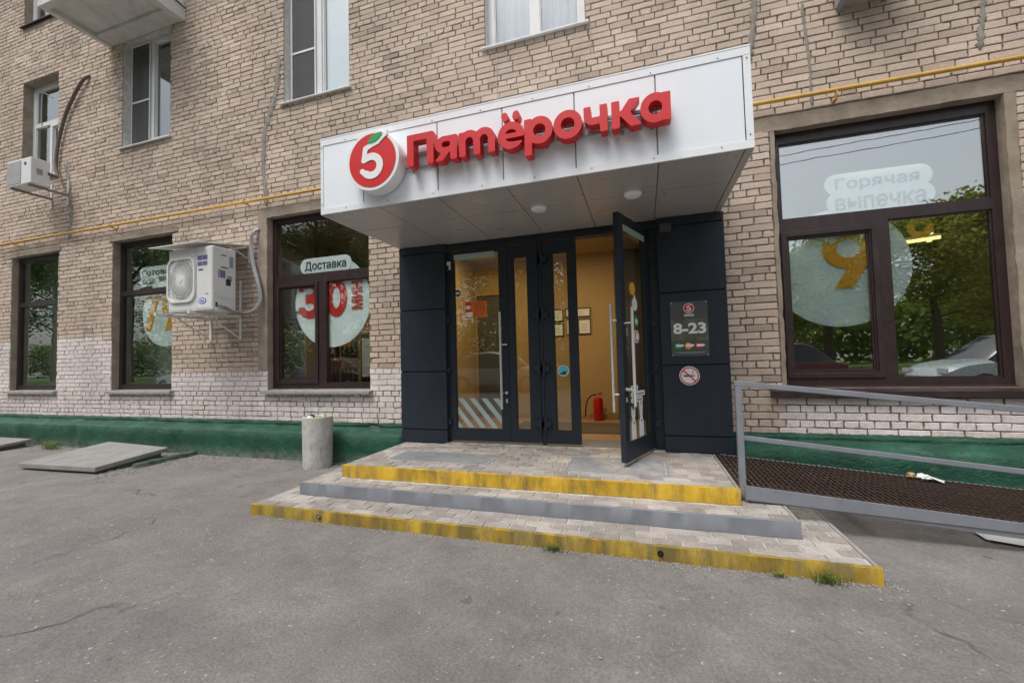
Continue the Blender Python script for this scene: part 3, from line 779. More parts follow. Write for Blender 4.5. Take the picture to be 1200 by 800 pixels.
dB, fB = leaf(-1.530, -1.155, -1.452, -1.277, .490, 2.555, 'closed narrow glass door leaf left of the middle', hinge=-1.160)
dC, fC = leaf(-1.105, -.700, -.977, -.794, .487, 2.56, 'closed narrow glass door leaf right of the middle', hinge=-1.100)
HX, HY = .092, -.075
T = Matrix.Translation((HX, HY, 0)) @ Matrix.Rotation(R(69.5), 4, 'Z') @ Matrix.Translation((-HX, -HY, 0))
dD, fD = leaf(HX - .812, HX - .004, HX - .715, HX - .155, .505, 2.60, 'wide glass door leaf swung open outwards', T=T)
bar_handle(fD, dD, HX - .745, .86, 1.79); bar_handle(fD, dD, HX - .745, .80, 1.84, .045, ys=-.038)
lever(fD, dD, HX - .76, 1.02, -.2)
for hz in (2.42, 1.67, 1.20, .60):
    h = MB(); h.box(HX + .01, HX + .055, -.124, -.087, hz - .036, hz + .036); h.tube([(HX, -.10, hz - .08), (HX, -.10, hz + .08)], .018, 12); h.build('hinge', M['door_al'], dD, bev=.003)
# pale strips near the top of the outer doors and a small white contact box
fA(MB().box(-2.228, -1.69, -.094, -.0905, 2.585, 2.655), 'draught_strip', M['frost'], dA)
fD(MB().box(HX - .712, HX - .162, -.094, -.0905, 2.535, 2.598), 'draught_strip', M['frost'], dD)
MB().box(-2.322, -2.275, -.112, -.091, 2.47, 2.575).build('contact_box', M['sign_white'], dA, bev=.003)
c = MB(); c.box(.215, .330, -.215, -.151, 2.63, 2.715); c.lathe([(.020, -.216), (.017, -.222)], (.272, 0, 2.672), 14, 'y')
tag(c.build('door_camera', M['board'], None, bev=.004), 'small dark grey camera box on the cladding just under the canopy', 'camera')

# ---- stickers on the doors
def sticker(label, cat='sticker'): return empty('door_sticker', (0, 0, 0), label, cat)
YG = -.068
def dsc(par, cx, cz, r, m, y=YG, name='backing', T=None, rz=None):
    mb = MB().disc(cx, cz, r, y - .0015, y, 32, rz)
    if T: mb.v = [tuple(T @ Vector(p)) for p in mb.v]
    return mb.build(name, M[m], par)
s = sticker('round dark sticker with a white ring at the upper left of the closed glass door'); dsc(s, -2.195, 2.172, .052, 'white_print'); dsc(s, -2.195, 2.172, .042, 'board', YG - .002, 'ring')
q = MB(); q.box(-2.222, -2.182, YG - .0045, YG - .0035, 2.158, 2.186); q.box(-2.180, -2.168, YG - .0045, YG - .0035, 2.164, 2.182); q.build('camera_mark', M['white_print'], s)
ps = empty('poster', (-1.95, YG, 1.96), 'small orange poster with chevron stripes on the closed glass door', 'poster')
MB().box(-2.095, -1.81, YG - .002, YG, 1.855, 2.055).build('sheet', M['orange'], ps)
q = MB()
for i in range(4):
    x = -1.988 + i * .036; q.add([(x, YG - .003, 1.87), (x + .018, YG - .003, 1.87), (x + .046, YG - .003, 1.955), (x + .028, YG - .003, 1.955)], [(0, 1, 2, 3)]); q.add([(x + .028, YG - .003, 1.955), (x + .046, YG - .003, 1.955), (x + .018, YG - .003, 2.04), (x, YG - .003, 2.04)], [(0, 1, 2, 3)])
q.build('chevron', plain('dark_orange_print', (.52, .09, .01), .5), ps)
q = MB(); q.box(-2.088, -2.00, YG - .0035, YG - .0025, 1.865, 1.925); q.box(-2.088, -2.03, YG - .0035, YG - .0025, 1.965, 2.005); q.build('white_block', M['white_print'], ps)
q = MB(); q.box(-2.088, -2.00, YG - .0035, YG - .0025, 1.93, 1.958); q.box(-2.088, -2.01, YG - .0035, YG - .0025, 2.012, 2.045); q.build('red_block', M['red_print'], ps)
fs_ = empty('frosted_stripes', (-1.93, YG, .67), 'pale diagonal stripe film across the foot of the closed glass door', 'window film')
gx0, gx1, z0, z1 = -2.222, -1.646, .50, .86
def clip_poly(poly, a, b, c):      # keep a*x+b*z<=c
    out = []
    for i in range(len(poly)):
        p, q = poly[i - 1], poly[i]; dp, dq = a * p[0] + b * p[1] - c, a * q[0] + b * q[1] - c
        if (dp <= 0) != (dq <= 0): t = dp / (dp - dq); out.append((p[0] + (q[0] - p[0]) * t, p[1] + (q[1] - p[1]) * t))
        if dq <= 0: out.append(q)
    return out
for k in range(-4, 6):
    x = gx0 + k * .155; poly = [(x, z1), (x + .075, z1), (x + .075 + .30, z0), (x + .30, z0)]
    for a, b, c in ((-1, 0, -gx0), (1, 0, gx1)):
        if poly: poly = clip_poly(poly, a, b, c)
    if len(poly) > 2:
        n = len(poly); vs = [(p[0], YG - .0015, p[1]) for p in poly] + [(p[0], YG, p[1]) for p in poly]
        MB().add(vs, [tuple(range(n)), tuple(range(2 * n - 1, n - 1, -1))] + [(i, (i + 1) % n, n + (i + 1) % n, n + i) for i in range(n)]).build('stripe', M['frost'], fs_)
s = sticker('round cyan sticker with a dark figure on the narrow glass door'); dsc(s, -.885, 1.182, .064, 'white_print'); dsc(s, -.885, 1.182, .057, 'cyan', YG - .002, 'print')
q = MB(); q.disc(-.872, 1.155, .022, YG - .0045, YG - .0037, 12); q.disc(-.905, 1.145, .014, YG - .0045, YG - .0037, 12); q.build('figure', M['ink'], s)
# open leaf, local door coordinates turned by T
Z = lambda u: HX - u
for u, z, m, r, lb in ((.47, 2.005, 'yellow_print', .065, 'round yellow sticker, topmost on the open door leaf'), (.42, 1.851, 'white_print', .065, 'white drop shaped sticker under the yellow one on the open door'), (.40, 1.679, 'leaf_green', .055, 'small round green sticker on the open door leaf'), (.40, 1.525, 'white_print', .065, 'round white sticker with a red ring on the open door leaf')):
    s = sticker(lb); dsc(s, Z(u), z, r, m, T=T)
    if 'red ring' in lb: dsc(s, Z(u), z, r * .8, 'red_print', YG - .002, 'ring', T); dsc(s, Z(u), z, r * .6, 'white_print', YG - .004, 'print', T)
    if 'green' in lb: dsc(s, Z(u), z, r * .5, 'white_print', YG - .002, 'print', T)
    if 'drop' in lb:
        mb = MB().add([(Z(u) - .04, YG - .001, z + .03), (Z(u) + .04, YG - .001, z + .03), (Z(u), YG - .001, z + .11)], [(0, 1, 2)]); mb.v = [tuple(T @ Vector(p)) for p in mb.v]; mb.build('tip', M['white_print'], s)
s = sticker('white cutout stickers of two animals under speech bubbles on the open door')
def dmesh(mb, name, m):
    mb.v = [tuple(T @ Vector(p)) for p in mb.v]; return mb.build(name, M[m], s)
for u, top in ((.56, .80), (.36, .86)):
    x = Z(u); k = 24; mb = MB()
    out = [(x - .055, .52), (x - .05, .66), (x - .03, .72), (x - .045, top - .03), (x - .04, top + .05), (x - .018, top), (x + .018, top), (x + .04, top + .05), (x + .045, top - .03), (x + .03, .72), (x + .055, .66), (x + .06, .52)]
    n = len(out); mb.add([(p[0], YG - .0015, p[1]) for p in out] + [(p[0], YG, p[1]) for p in out], [tuple(range(n)), tuple(range(2 * n - 1, n - 1, -1))] + [(i, (i + 1) % n, n + (i + 1) % n, n + i) for i in range(n)])
    dmesh(mb, 'animal', 'white_print')
    mb = MB(); mb.disc(x - .012, top - .02, .005, YG - .004, YG - .003, 8); mb.disc(x + .012, top - .02, .005, YG - .004, YG - .003, 8); mb.disc(x, .68, .012, YG - .004, YG - .003, 8); dmesh(mb, 'face', 'ink')
for u0, u1, a, b in ((.60, .42, .985, 1.04), (.60, .24, .925, .98), (.60, .30, .87, .92)):
    lp = contour(lambda X, Y: rbox(X, Y, Z(u0), Z(u1), a, b, .026), Z(u0) - .01, Z(u1) + .01, a - .01, b + .01, .008)
    me = curve_mesh(lp, .0015); v = mesh_data(me); o_ = np.array([tuple(T @ Vector((p[0], YG - .001 + p[2], p[1]))) for p in v]); me.vertices.foreach_set('co', o_.ravel()); me.materials.append(M['white_print']); put(me, 'speech_bubble', s)
    mb = MB(); mb.box(Z(u0) + .03, Z(u1) - .03, YG - .005, YG - .004, (a + b) / 2 - .008, (a + b) / 2 + .006); dmesh(mb, 'small_print', 'greyink')

# ---- signs on the right pier
hb = empty('hours_board', (.47, -.152, 1.6), 'dark grey board reading 8-23 on the cladding right of the doors', 'sign')
X0, X1, ZA, ZB = .288, .652, 1.312, 1.885
MB().box(X0, X1, -.158, -.1515, ZA, ZB).build('board', M['board'], hb, bev=.001)
MB().box(X0 + .001, X1 - .001, -.1595, -.1585, 1.475, 1.70).build('band', M['olive'], hb)
text('8-23', .312, .630, 1.545, 1.660, -.164, .003, M['white_print'], hb, 'opening_hours', bold=.035)
def five(par, cx, cz, r, y, d, ring='sign_white', red='red', depth=None, rim=0):
    """round emblem: white ring, red disc, white 5 with a green leaf"""
    MB().disc(cx, cz, r, y, y + d, 64).build('ring', M[ring], par, bev=.004 if r > .1 else 0)
    MB().disc(cx, cz, r * .885, y - .004 * (r / .25), y - .0005, 64).build('red_disc', M[red], par)
    def F(X, Y):
        ang = np.arctan2(Y + .22, X + .02); rr = np.hypot(X + .02, (Y + .22) * 1.02)
        ringd = np.abs(rr - .36) - .135
        bowl = np.maximum(ringd, -(np.minimum(X + .02 + .0, 1)) - .0 + np.where(Y + .22 < 0, 0, 0) * 0)
        cut = I(-.62 - X * 0 + X * 0, X + .10, -(Y + .22) - .22, (Y + .22) - .16)      # opening on the left
        a = sub(ringd, rect(X, Y, -.9, -.08, -.38, .0))
        stem = seg(X, Y, (-.34, .02), (-.27, .46), .10)
        hook = seg(X, Y, (-.34, .02), (-.16, .07), .09)
        top = U(seg(X, Y, (-.27, .46), (-.02, .56), .095), seg(X, Y, (-.02, .56), (.28, .64), .085), seg(X, Y, (.28, .64), (.62, .90), .07))
        tail = seg(X, Y, (-.34, -.43), (-.42, -.38), .10)
        return U(a, stem, hook, top, tail)
    k = r * .885
    lp = contour(F, -1, 1, -1, 1.1, .035)
    def emb(loops, m, name, yy, dd):
        P = np.array([p for l in loops for p in l]); shape(loops, cx + P[:, 0].min() * k, cx + P[:, 0].max() * k, cz + P[:, 1].min() * k, cz + P[:, 1].max() * k, yy, dd, M[m], par, name)
    s_ = r / .25
    emb(lp, 'sign_white', 'numeral', y - .009 * s_, .004 * s_)
    c, s2 = math.cos(.42), math.sin(.42)
    lf = contour(lambda X, Y: I(np.hypot((X - .16) * c + (Y - .80) * s2, -(X - .16) * s2 + (Y - .80) * c + .42) - .55, np.hypot((X - .16) * c + (Y - .80) * s2, -(X - .16) * s2 + (Y - .80) * c - .42) - .55), -.5, .8, .4, 1.2, .03)
    emb(lf, 'leaf_green', 'leaf', y - .014 * s_, .004 * s_)
five(hb, .472, 1.812, .052, -.164, .004)
q = MB(); q.box(.424, .520, -.1605, -.1588, 1.742, 1.750); q.box(.424, .520, -.1605, -.1588, 1.728, 1.735); q.build('small_print', M['white_print'], hb)
for x, m in ((.362, 'leaf_green'), (.462, 'yellow_print'), (.562, 'red')):
    MB().disc(x - .008, 1.420, .034, -.1615, -.1585, 24).build('round_mark', M[m], hb)
    q = MB(); q.box(x - .028, x + .036, -.1645, -.162, 1.412, 1.436); q.add([(x + .036, -.1645, 1.412), (x + .052, -.1645, 1.43), (x + .036, -.1645, 1.436)], [(0, 1, 2)]); q.build('tag', M['white_print'], hb)
q = MB(); q.box(.31, .63, -.1605, -.1588, 1.352, 1.357); q.box(.35, .59, -.1605, -.1588, 1.342, 1.347); q.build('small_print', M['greyink'], hb)
for x in (X0 + .014, X1 - .014):
    for zz in (ZA + .014, ZB - .014): MB().disc(x, zz, .006, -.1615, -.1585, 10).build('screw', M['steel'], hb)
ns = empty('no_smoking_sign', (.45, -.152, 1.11), 'round white no smoking sign with a red ring on the dark cladding', 'sign')
MB().disc(.452, 1.110, .098, -.155, -.1515, 48).build('disc', M['white_print'], ns)
def ringshape(cx, cz, ro, ri, y, m, par, name):
    lp = contour(lambda X, Y: np.abs(np.hypot(X, Y) - (ro + ri) / 2) - (ro - ri) / 2, -ro * 1.1, ro * 1.1, -ro * 1.1, ro * 1.1, ro / 22)
    return shape(lp, cx - ro, cx + ro, cz - ro, cz + ro, y, .0015, M[m], par, name)
ringshape(.452, 1.110, .090, .078, -.158, 'red_print', ns, 'ring')
MB().box(.395, .478, -.1575, -.1555, 1.100, 1.117).build('cigarette', M['ink'], ns)
q = MB(); q.box(.482, .492, -.1575, -.1555, 1.100, 1.117); q.box(.496, .502, -.1575, -.1555, 1.100, 1.117); q.tube([(.487, -.157, 1.125), (.480, -.157, 1.14), (.490, -.157, 1.152), (.484, -.157, 1.166)], .0025, 5); q.build('smoke', M['ink'], ns)
MB().bar((.392, -.1595, 1.170), (.512, -.1595, 1.050), .0025, .013, up=(1, 0, 1)).build('slash', M['red_print'], ns)

# ================================================================== canopy and shop sign
can = empty('entrance_canopy', (-1.08, -.8, 2.8), 'white panelled canopy box with a grey underside over the shop entrance', 'canopy')
CX0, CX1, CY, CZ0, CZ1 = -2.985, .820, -1.52, 2.80, 3.55
MB().box(CX0 + .01, CX1 - .01, CY + .012, .009, CZ0 + .012, CZ1 - .012).build('core', M['anth_dark'], can)
jx = [CX0 + .03, -2.49, -1.70, -1.08, -.46, .165, .768]
for a, b in zip(jx, jx[1:]):
    MB().box(a + .005, b - .005, CY, CY + .011, 2.862, 3.486).build('fascia_panel', M['white_metal'], can, bev=.0015)
tr = MB(); tr.box(CX0, CX1, CY - .006, CY + .01, 3.488, CZ1); tr.box(CX0, CX1, CY - .006, CY + .01, CZ0, 2.860); tr.box(CX0, CX0 + .032, CY - .005, CY + .01, 2.861, 3.487); tr.box(.770, CX1, CY - .005, CY + .01, 2.861, 3.487)
tr.build('edge_trim', M['white_trim'], can, bev=.002)
MB().box(CX0 - .002, CX1 + .002, CY - .008, .009, CZ1 + .001, CZ1 + .012).build('top_flashing', M['white_trim'], can)
MB().box(CX0 - .001, CX0 + .009, CY + .011, .009, CZ0, CZ1).build('side_panel', M['white_metal'], can); MB().box(CX1 - .009, CX1 + .001, CY + .011, .009, CZ0, CZ1).build('side_panel', M['white_metal'], can)
for x in jx[1:-1]:
    MB().box(x - .003, x + .003, CY - .002, CY - .0005, 2.87, 3.46).build('joint_cover', M['ac_grille'], can)
rng = random.Random(3)
q = MB()
for x in [CX0 + .016, .795] + [CX0 + .3 + k * .47 for k in range(8)]:
    for zz in ((3.465, 2.90) if x in (CX0 + .016, .795) else (3.505, 2.835)): q.disc(x, zz, .006, CY - .009, CY - .0065, 10)
q.build('rivets', M['ac_grille'], can)
sx = [CX0 + .012, -2.33, -1.715, -1.065, -.46, .170, .762]
for a, b in zip(sx, sx[1:]):
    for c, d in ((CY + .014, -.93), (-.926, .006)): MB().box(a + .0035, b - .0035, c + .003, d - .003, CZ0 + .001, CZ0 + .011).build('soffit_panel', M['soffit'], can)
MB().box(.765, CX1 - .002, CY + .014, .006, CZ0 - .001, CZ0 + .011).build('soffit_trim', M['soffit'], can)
for x, y in ((-.916, -.93), (-.035, -.965)):
    MB().lathe([(.078, 2.800), (.078, 2.785), (.062, 2.768), (.02, 2.762)], (x, y, 0), 28).build('ceiling_lamp', M['sign_white'], can, smooth='auto')
q = MB(); q.bar((-1.44, -1.33, 2.799), (-1.36, -1.22, 2.799), .010, .002); q.bar((-1.41, -1.36, 2.799), (-1.33, -1.25, 2.799), .006, .002); q.build('tape_scrap', M['white_print'], can)

sg = empty('shop_sign', (-1.1, -1.6, 3.15), 'red raised cyrillic letters and a round emblem with a white 5 on the canopy front', 'sign')
q = MB(); q.box(-2.05, .20, -1.552, -1.532, 3.095, 3.120); q.box(-2.05, .20, -1.552, -1.532, 3.195, 3.220)
for x in (-1.95, -1.3, -.7, -.1, .12): q.box(x, x + .02, -1.531, -1.521, 3.06, 3.25)
q.build('mounting_rail', M['hose'], sg)
MB().box(-2.05, .20, -1.5305, -1.5285, 3.09, 3.225).build('rail_shadow_strip', M['ac_grille'], sg) if False else None
five(sg, -2.283, 3.168, .278, -1.665, .133)
XS = .212
L = {}
L['П'] = (lambda X, Y: U(rect(X, Y, 0, .31, 0, 1.33), rect(X, Y, .93, 1.24, 0, 1.33), rect(X, Y, 0, 1.24, 1.05, 1.33)), (-.05, 1.3, -.05, 1.4), (-1.934, -1.673))
L['я'] = (lambda X, Y: sub(U(rect(X, Y, .68, .98, 0, 1.0), U(ell(X, Y, .42, .66, .42, .345), rect(X, Y, .42, .7, .315, 1.0)), para(X, Y, -.03, .36, .36, 0, .42)), rbox(X, Y, .30, .68, .54, .78, .11)), (-.1, 1.05, -.05, 1.1), (-1.657, -1.450))
L['т'] = (lambda X, Y: U(rect(X, Y, 0, .29, 0, .99), rect(X, Y, .63, .92, 0, .6), rect(X, Y, 1.26, 1.55, 0, .6),
          I(ell(X, Y, .47, .58, .45, .455), .55 - Y, -sub(X * 0 - 1, X * 0 - 1) * 0 - 1 + X * 0) * 1, I(ell(X, Y, 1.10, .58, .45, .455), .55 - Y)), (-.05, 1.6, -.05, 1.1), (-1.432, -1.106))
def tte(X, Y):
    a = sub(I(ell(X, Y, .46, .58, .46, .46), .58 - Y), ell(X, Y, .46, .56, .17, .20)); b = sub(I(ell(X, Y, 1.09, .58, .46, .46), .58 - Y), ell(X, Y, 1.09, .56, .17, .20))
    return U(rect(X, Y, 0, .29, 0, .99), rect(X, Y, .63, .92, 0, .62), rect(X, Y, 1.26, 1.55, 0, .62), a, b)
L['т'] = (tte, (-.05, 1.6, -.05, 1.1), (-1.432, -1.106))
def yo(X, Y):
    r = sub(ell(X, Y, .54, .5, .55, .53), ell(X, Y, .54, .5, .26, .245)); r = sub(r, para(X, Y, .60, .60, .8, .24, .40)); r = U(r, I(rect(X, Y, .2, 1.07, .40, .585), ell(X, Y, .54, .5, .55, .53)))
    return U(r, seg(X, Y, (.31, 1.22), (.29, 1.30), .135), seg(X, Y, (.75, 1.22), (.77, 1.30), .135))
L['ё'] = (yo, (-.08, 1.15, -.08, 1.6), (-1.080, -.853))
L['р'] = (lambda X, Y: U(rect(X, Y, 0, .29, -.42, .99), sub(ell(X, Y, .60, .5, .53, .53), ell(X, Y, .60, .5, .245, .245))), (-.05, 1.2, -.5, 1.1), (-.852, -.618))
L['о'] = (lambda X, Y: sub(ell(X, Y, .56, .5, .56, .54), ell(X, Y, .56, .5, .27, .26)), (-.05, 1.2, -.1, 1.1), (-.612, -.385))
L['ч'] = (lambda X, Y: U(rect(X, Y, .62, .91, 0, .99), rect(X, Y, 0, .28, .62, .99), I(sub(rbox(X, Y, 0, .9, .30, 1.4, .34), rect(X, Y, .28, .62, .57, 2)), Y - .8)), (-.05, 1.0, -.05, 1.05), (-.372, -.192))
L['к'] = (lambda X, Y: U(rect(X, Y, 0, .29, 0, .99), para(X, Y, .20, .63, .38, .42, .99), para(X, Y, .66, .18, .40, 0, .60)), (-.05, 1.15, -.05, 1.05), (-.162, .052))
L['а'] = (lambda X, Y: U(rect(X, Y, .78, 1.07, 0, .99), sub(ell(X, Y, .53, .5, .53, .53), ell(X, Y, .53, .5, .245, .245))), (-.05, 1.15, -.1, 1.1), (.048, .262))
for ch in 'Пятёрочка':
    fn, bb, (xa, xb) = L[ch]; lp = contour(fn, *bb, .045); P = np.array([p for l in lp for p in l])
    shape(lp, xa, xb, 3.055 + P[:, 1].min() * XS, 3.055 + P[:, 1].max() * XS, -1.648, .090, M['red'], sg, 'letter')

# ================================================================== entrance steps
st = empty('entrance_steps', (-1.1, -1.0, 0), 'three broad paved steps with yellow and grey painted edges before the doors', 'steps')
ST = [(-3.417, 1.250, -1.930, .090, -.04, 'yellow_old'), (-3.200, .962, -1.590, .197, .09, 'railgrey'), (-2.935, .660, -1.315, .310, .197, 'yellow')]
mats_rect = [(-2.62, -1.49, -1.03, -.55), (-.735, .185, -1.07, -.50)]
tiles = []
for k, (x0, x1, yf, zt, zb, mm) in enumerate(ST):
    cb = MB(); cb.box(x0 + .004, x1 - .004, yf + .02, -.005, zb - .01, zt - .035); co = cb.build('step', M['concrete'], st)
    # painted edge, unevenly worn
    def edge(p, q, name='edge'):
        n = int((Vector(q) - Vector(p)).length / .05); P, Q = Vector(p), Vector(q); d = (Q - P).normalized(); nrm = Vector((d.y, -d.x, 0)); vs = []
        for i in range(n + 1):
            c = P.lerp(Q, i / n); w = .007 * pnoise(Vector((c.x * 6, c.y * 6, k + .3))); w2 = .006 * pnoise(Vector((c.x * 23, c.y * 23, k + 5.2)))
            vs += [c + nrm * (.001 + w) + Vector((0, 0, zb - zt - .004)), c + nrm * (.001 + w2), c + nrm * (-.002 + w2) + Vector((0, 0, .004 + w)), c - nrm * .026 + Vector((0, 0, .003 + w2))]
        fs = [(i * 4 + j, i * 4 + j + 1, i * 4 + j + 5, i * 4 + j + 4) for i in range(n) for j in range(3)]
        MB().add(vs, fs).build(name, M[mm], co, smooth='auto')
    edge((x0, yf, zt), (x1, yf, zt))
    MB().box(x0 - .001, x0 + .02, yf + .012, -.01, zb - .01, zt - .003).build('side', M['concrete'], co); MB().box(x1 - .02, x1 + .001, yf + .012, -.01, zb - .01, zt - .003).build('side', M['concrete'], co)
    nx0, nx1, ny = (ST[k + 1][0], ST[k + 1][1], ST[k + 1][2]) if k < 2 else (9, 9, 9)
    y = yf + .030; r = 0
    while y < -.02:
        y1 = min(y + .1, -.005)
        inner = y + .05 > ny and k < 2
        spans = [(x0 + .022, nx0), (nx1, x1 - .022)] if inner else [(x0 + .022, x1 - .022)]
        if k == 2:
            for (a, b, c, d) in mats_rect:
                if c < y + .05 < d: spans = [s for (p, q) in spans for s in ([(p, a), (b, q)] if p < a and b < q else [(p, q)])]
        if k < 2 and not inner and y1 > ny: y1 = ny
        for (a, b) in spans:
            x = a - (.1 if r % 2 else 0) - (.03 * k)
            while x < b - .02:
                p, q = max(x, a), min(x + .2, b)
                if q - p > .03 and y1 - y > .03: tiles.append((p, q, y, y1, zt))
                x += .2
        y += .1; r += 1
def tarea(t):
    P = [px((t[i], t[j], t[4])) for i, j in ((0, 2), (1, 2), (1, 3), (0, 3))]
    return abs(sum(P[i][0] * P[(i + 1) % 4][1] - P[(i + 1) % 4][0] * P[i][1] for i in range(4))) / 2
own = set(sorted(range(len(tiles)), key=lambda i: -tarea(tiles[i]))[:292])
def tile_into(mb, cx, cy, z, w, d, tx, ty):
    e = .003; hw, hd = w / 2, d / 2
    b = [(-hw, -hd), (hw, -hd), (hw, hd), (-hw, hd)]; t = [(-hw + e, -hd + e), (hw - e, -hd + e), (hw - e, hd - e), (-hw + e, hd - e)]
    vs = [(cx + x, cy + y, z - .04) for x, y in b] + [(cx + x, cy + y, z - .004 + tx * x + ty * y) for x, y in b] + [(cx + x, cy + y, z + tx * x + ty * y) for x, y in t]
    mb.add(vs, [(i, (i + 1) % 4, 4 + (i + 1) % 4, 4 + i) for i in range(4)] + [(4 + i, 4 + (i + 1) % 4, 8 + (i + 1) % 4, 8 + i) for i in range(4)] + [(8, 9, 10, 11)])
rt = random.Random(5); stf = MB(); tp = []
for k in range(6):
    m_ = MB(); tile_into(m_, 0, 0, 0, .194, .094, rt.uniform(-.012, .012), rt.uniform(-.02, .02)); tp.append(m_.mesh('paving_tile', M['paver']))
for i, (a, b, c, d, zt) in enumerate(tiles):
    w, h = b - a - .009, d - c - .009; dz = rt.uniform(-.003, .001)
    if i in own:
        o = put(rt.choice(tp), 'paving_tile', st, ((a + b) / 2, (c + d) / 2, zt + dz)); o.scale = (w / .194, h / .094, 1)
    else: tile_into(stf, (a + b) / 2, (c + d) / 2, zt + dz, w, h, rt.uniform(-.012, .012), rt.uniform(-.02, .02))
tag(stf.build('paving', M['paver'], st), kind='stuff')
# pale jointing sand just below the tile tops
M['joint'] = plain('pale_joint_sand', (.46, .43, .39), .95, 0, .45, 10)
js = MB()
for x0, x1, yf, zt, zb, mm in ST: js.box(x0 + .024, x1 - .024, yf + .028, -.006, zt - .034, zt - .0075)
js.build('joint_sand', M['joint'], st)
q = MB(); q.box(-2.36, .187, -.155, -.102, .305, .322); q.build('cement_fillet', M['joint'], st)
# hole pipes in the lowest edge
for x in (-2.66, .06):
    MB().lathe([(.019, -1.943), (.012, -1.943), (.012, -1.90)], (x, 0, .050), 14, 'y').build('drain_hole', M['black'] if x > 0 else M['concrete'], st)
# foot grates let into the top step
mt = plain('galvanised_mat', (.42, .45, .49), .55, .4, .15, 9, .2, 80, .3, (.25, .23, .2))
for (a, b, c, d), lb in zip(mats_rect, ('flat bluish metal foot grate before the closed left doors', 'ribbed metal foot grate under the open door leaf')):
    g_ = empty('foot_grate', ((a + b) / 2, (c + d) / 2, .31), lb, 'foot grate')
    q = MB(); q.box(a + .003, b - .003, c + .003, c + .02, .28, .311); q.box(a + .003, b - .003, d - .02, d - .003, .28, .311); q.box(a + .003, a + .02, c + .021, d - .021, .28, .311); q.box(b - .02, b - .003, c + .021, d - .021, .28, .311)
    q.build('frame', mt, g_)
    q = MB(); n = int((b - a - .05) / .016)
    for i in range(n): x = a + .025 + i * .016; q.box(x, x + .009, c + .021, d - .021, .290, .308)
    tag(q.build('grate_bars', mt, g_), kind='stuff')
    MB().box(a + .003, b - .003, c + .003, d - .003, .276, .289).build('tray', M['concrete'], g_)
def smooth_path(pts, n=8):
    P = [Vector(p) for p in pts]; P = [P[0]] + P + [P[-1]]; out = []
    for i in range(1, len(P) - 2):
        for k in range(n):
            t = k / n; a, b, c, d = P[i - 1], P[i], P[i + 1], P[i + 2]
            out.append(.5 * ((2 * b) + (c - a) * t + (2 * a - 5 * b + 4 * c - d) * t * t + (3 * b - a - 3 * c + d) * t ** 3))
    return out + [P[-2]]
# ================================================================== window prints (hang inside the panes)
def flat(loops, y, d, m, par, name):
    P = np.array([p for l in loops for p in l]); return shape(loops, P[:, 0].min(), P[:, 0].max(), P[:, 1].min(), P[:, 1].max(), y, d, M[m], par, name)
def pill(x0, x1, z0, z1, y, m, par, name='backing', r=None):
    r = r or (z1 - z0) / 2 * .98
    return flat(contour(lambda X, Y: rbox(X, Y, x0, x1, z0, z1, r), x0 - .02, x1 + .02, z0 - .02, z1 + .02, .012), y, .003, m, par, name)
def num9(x0, x1, z0, z1, y, d, m, par):
    f = lambda X, Y: U(sub(ell(X, Y, .5, .98, .5, .50), ell(X, Y, .5, .98, .235, .235)), para(X, Y, .20, .66, .34, 0, .85))
    return shape(contour(f, -.05, 1.05, -.05, 1.55, .03), x0, x1, z0, z1, y, d, M[m], par, 'numeral')
def num0(x0, x1, z0, z1, y, d, m, par):
    f = lambda X, Y: sub(ell(X, Y, .5, .75, .5, .75), ell(X, Y, .5, .75, .19, .42))
    return shape(contour(f, -.05, 1.05, -.05, 1.55, .03), x0, x1, z0, z1, y, d, M[m], par, 'numeral')
def num3(x0, x1, z0, z1, y, d, m, par):
    def f(X, Y):
        lo = sub(ell(X, Y, .46, .46, .52, .47), ell(X, Y, .42, .45, .20, .16)); up = sub(ell(X, Y, .46, 1.07, .48, .43), ell(X, Y, .40, 1.08, .20, .13))
        return sub(U(lo, up, rect(X, Y, .30, .60, .66, .88)), U(rect(X, Y, -.2, .26, .45, 1.08)))
    return shape(contour(f, -.05, 1.05, -.05, 1.6, .03), x0, x1, z0, z1, y, d, M[m], par, 'numeral')
def num7(x0, x1, z0, z1, y, d, m, par):
    f = lambda X, Y: U(rect(X, Y, 0, 1, 1.2, 1.5), para(X, Y, .12, .62, .36, 0, 1.3))
    return shape(contour(f, -.05, 1.05, -.05, 1.55, .03), x0, x1, z0, z1, y, d, M[m], par, 'numeral')
a = empty('window_print', (-4.31, .16, 2.2), 'round pale blue print with a big red 30 in the brown window beside the entrance', 'window print')
MB().disc(-4.31, 2.235, .665, .156, .160, 72).build('disc', M['disc'], a)
num3(-4.90, -4.47, 2.01, 2.57, .146, .006, 'red_print', a); num0(-4.41, -4.04, 2.01, 2.57, .146, .006, 'red_print', a)
text('МИН', -3.96, -3.775, 2.10, 2.50, .146, .006, M['red_print'], a, 'word', .03, rot=R(90))
text('от', -4.955, -4.885, 2.09, 2.135, .146, .004, M['ink'], a, 'word', .02)
a = empty('window_print', (-4.4, .155, 2.78), 'pale blue pill shaped sign reading Доставка above the red 30', 'window print')
pill(-4.87, -3.955, 2.672, 2.905, .150, 'pill', a); text('Доставка', -4.785, -4.045, 2.705, 2.855, .145, .003, M['ink'], a, 'word', .012)
a = empty('window_print', (-7.9, .18, 2.2), 'round pale blue print with orange numerals half behind the air conditioner', 'window print')
MB().disc(-7.80, 2.27, .57, .186, .190, 56).build('disc', M['disc'], a)
num7(-8.33, -7.95, 1.98, 2.66, .176, .006, 'yellow_print', a); num9(-7.88, -7.50, 1.98, 2.66, .176, .006, 'yellow_print', a)
a = empty('window_print', (-8.0, .18, 2.9), 'pale blue cloud sign reading Готовая еда in the window behind the air conditioner', 'window print')
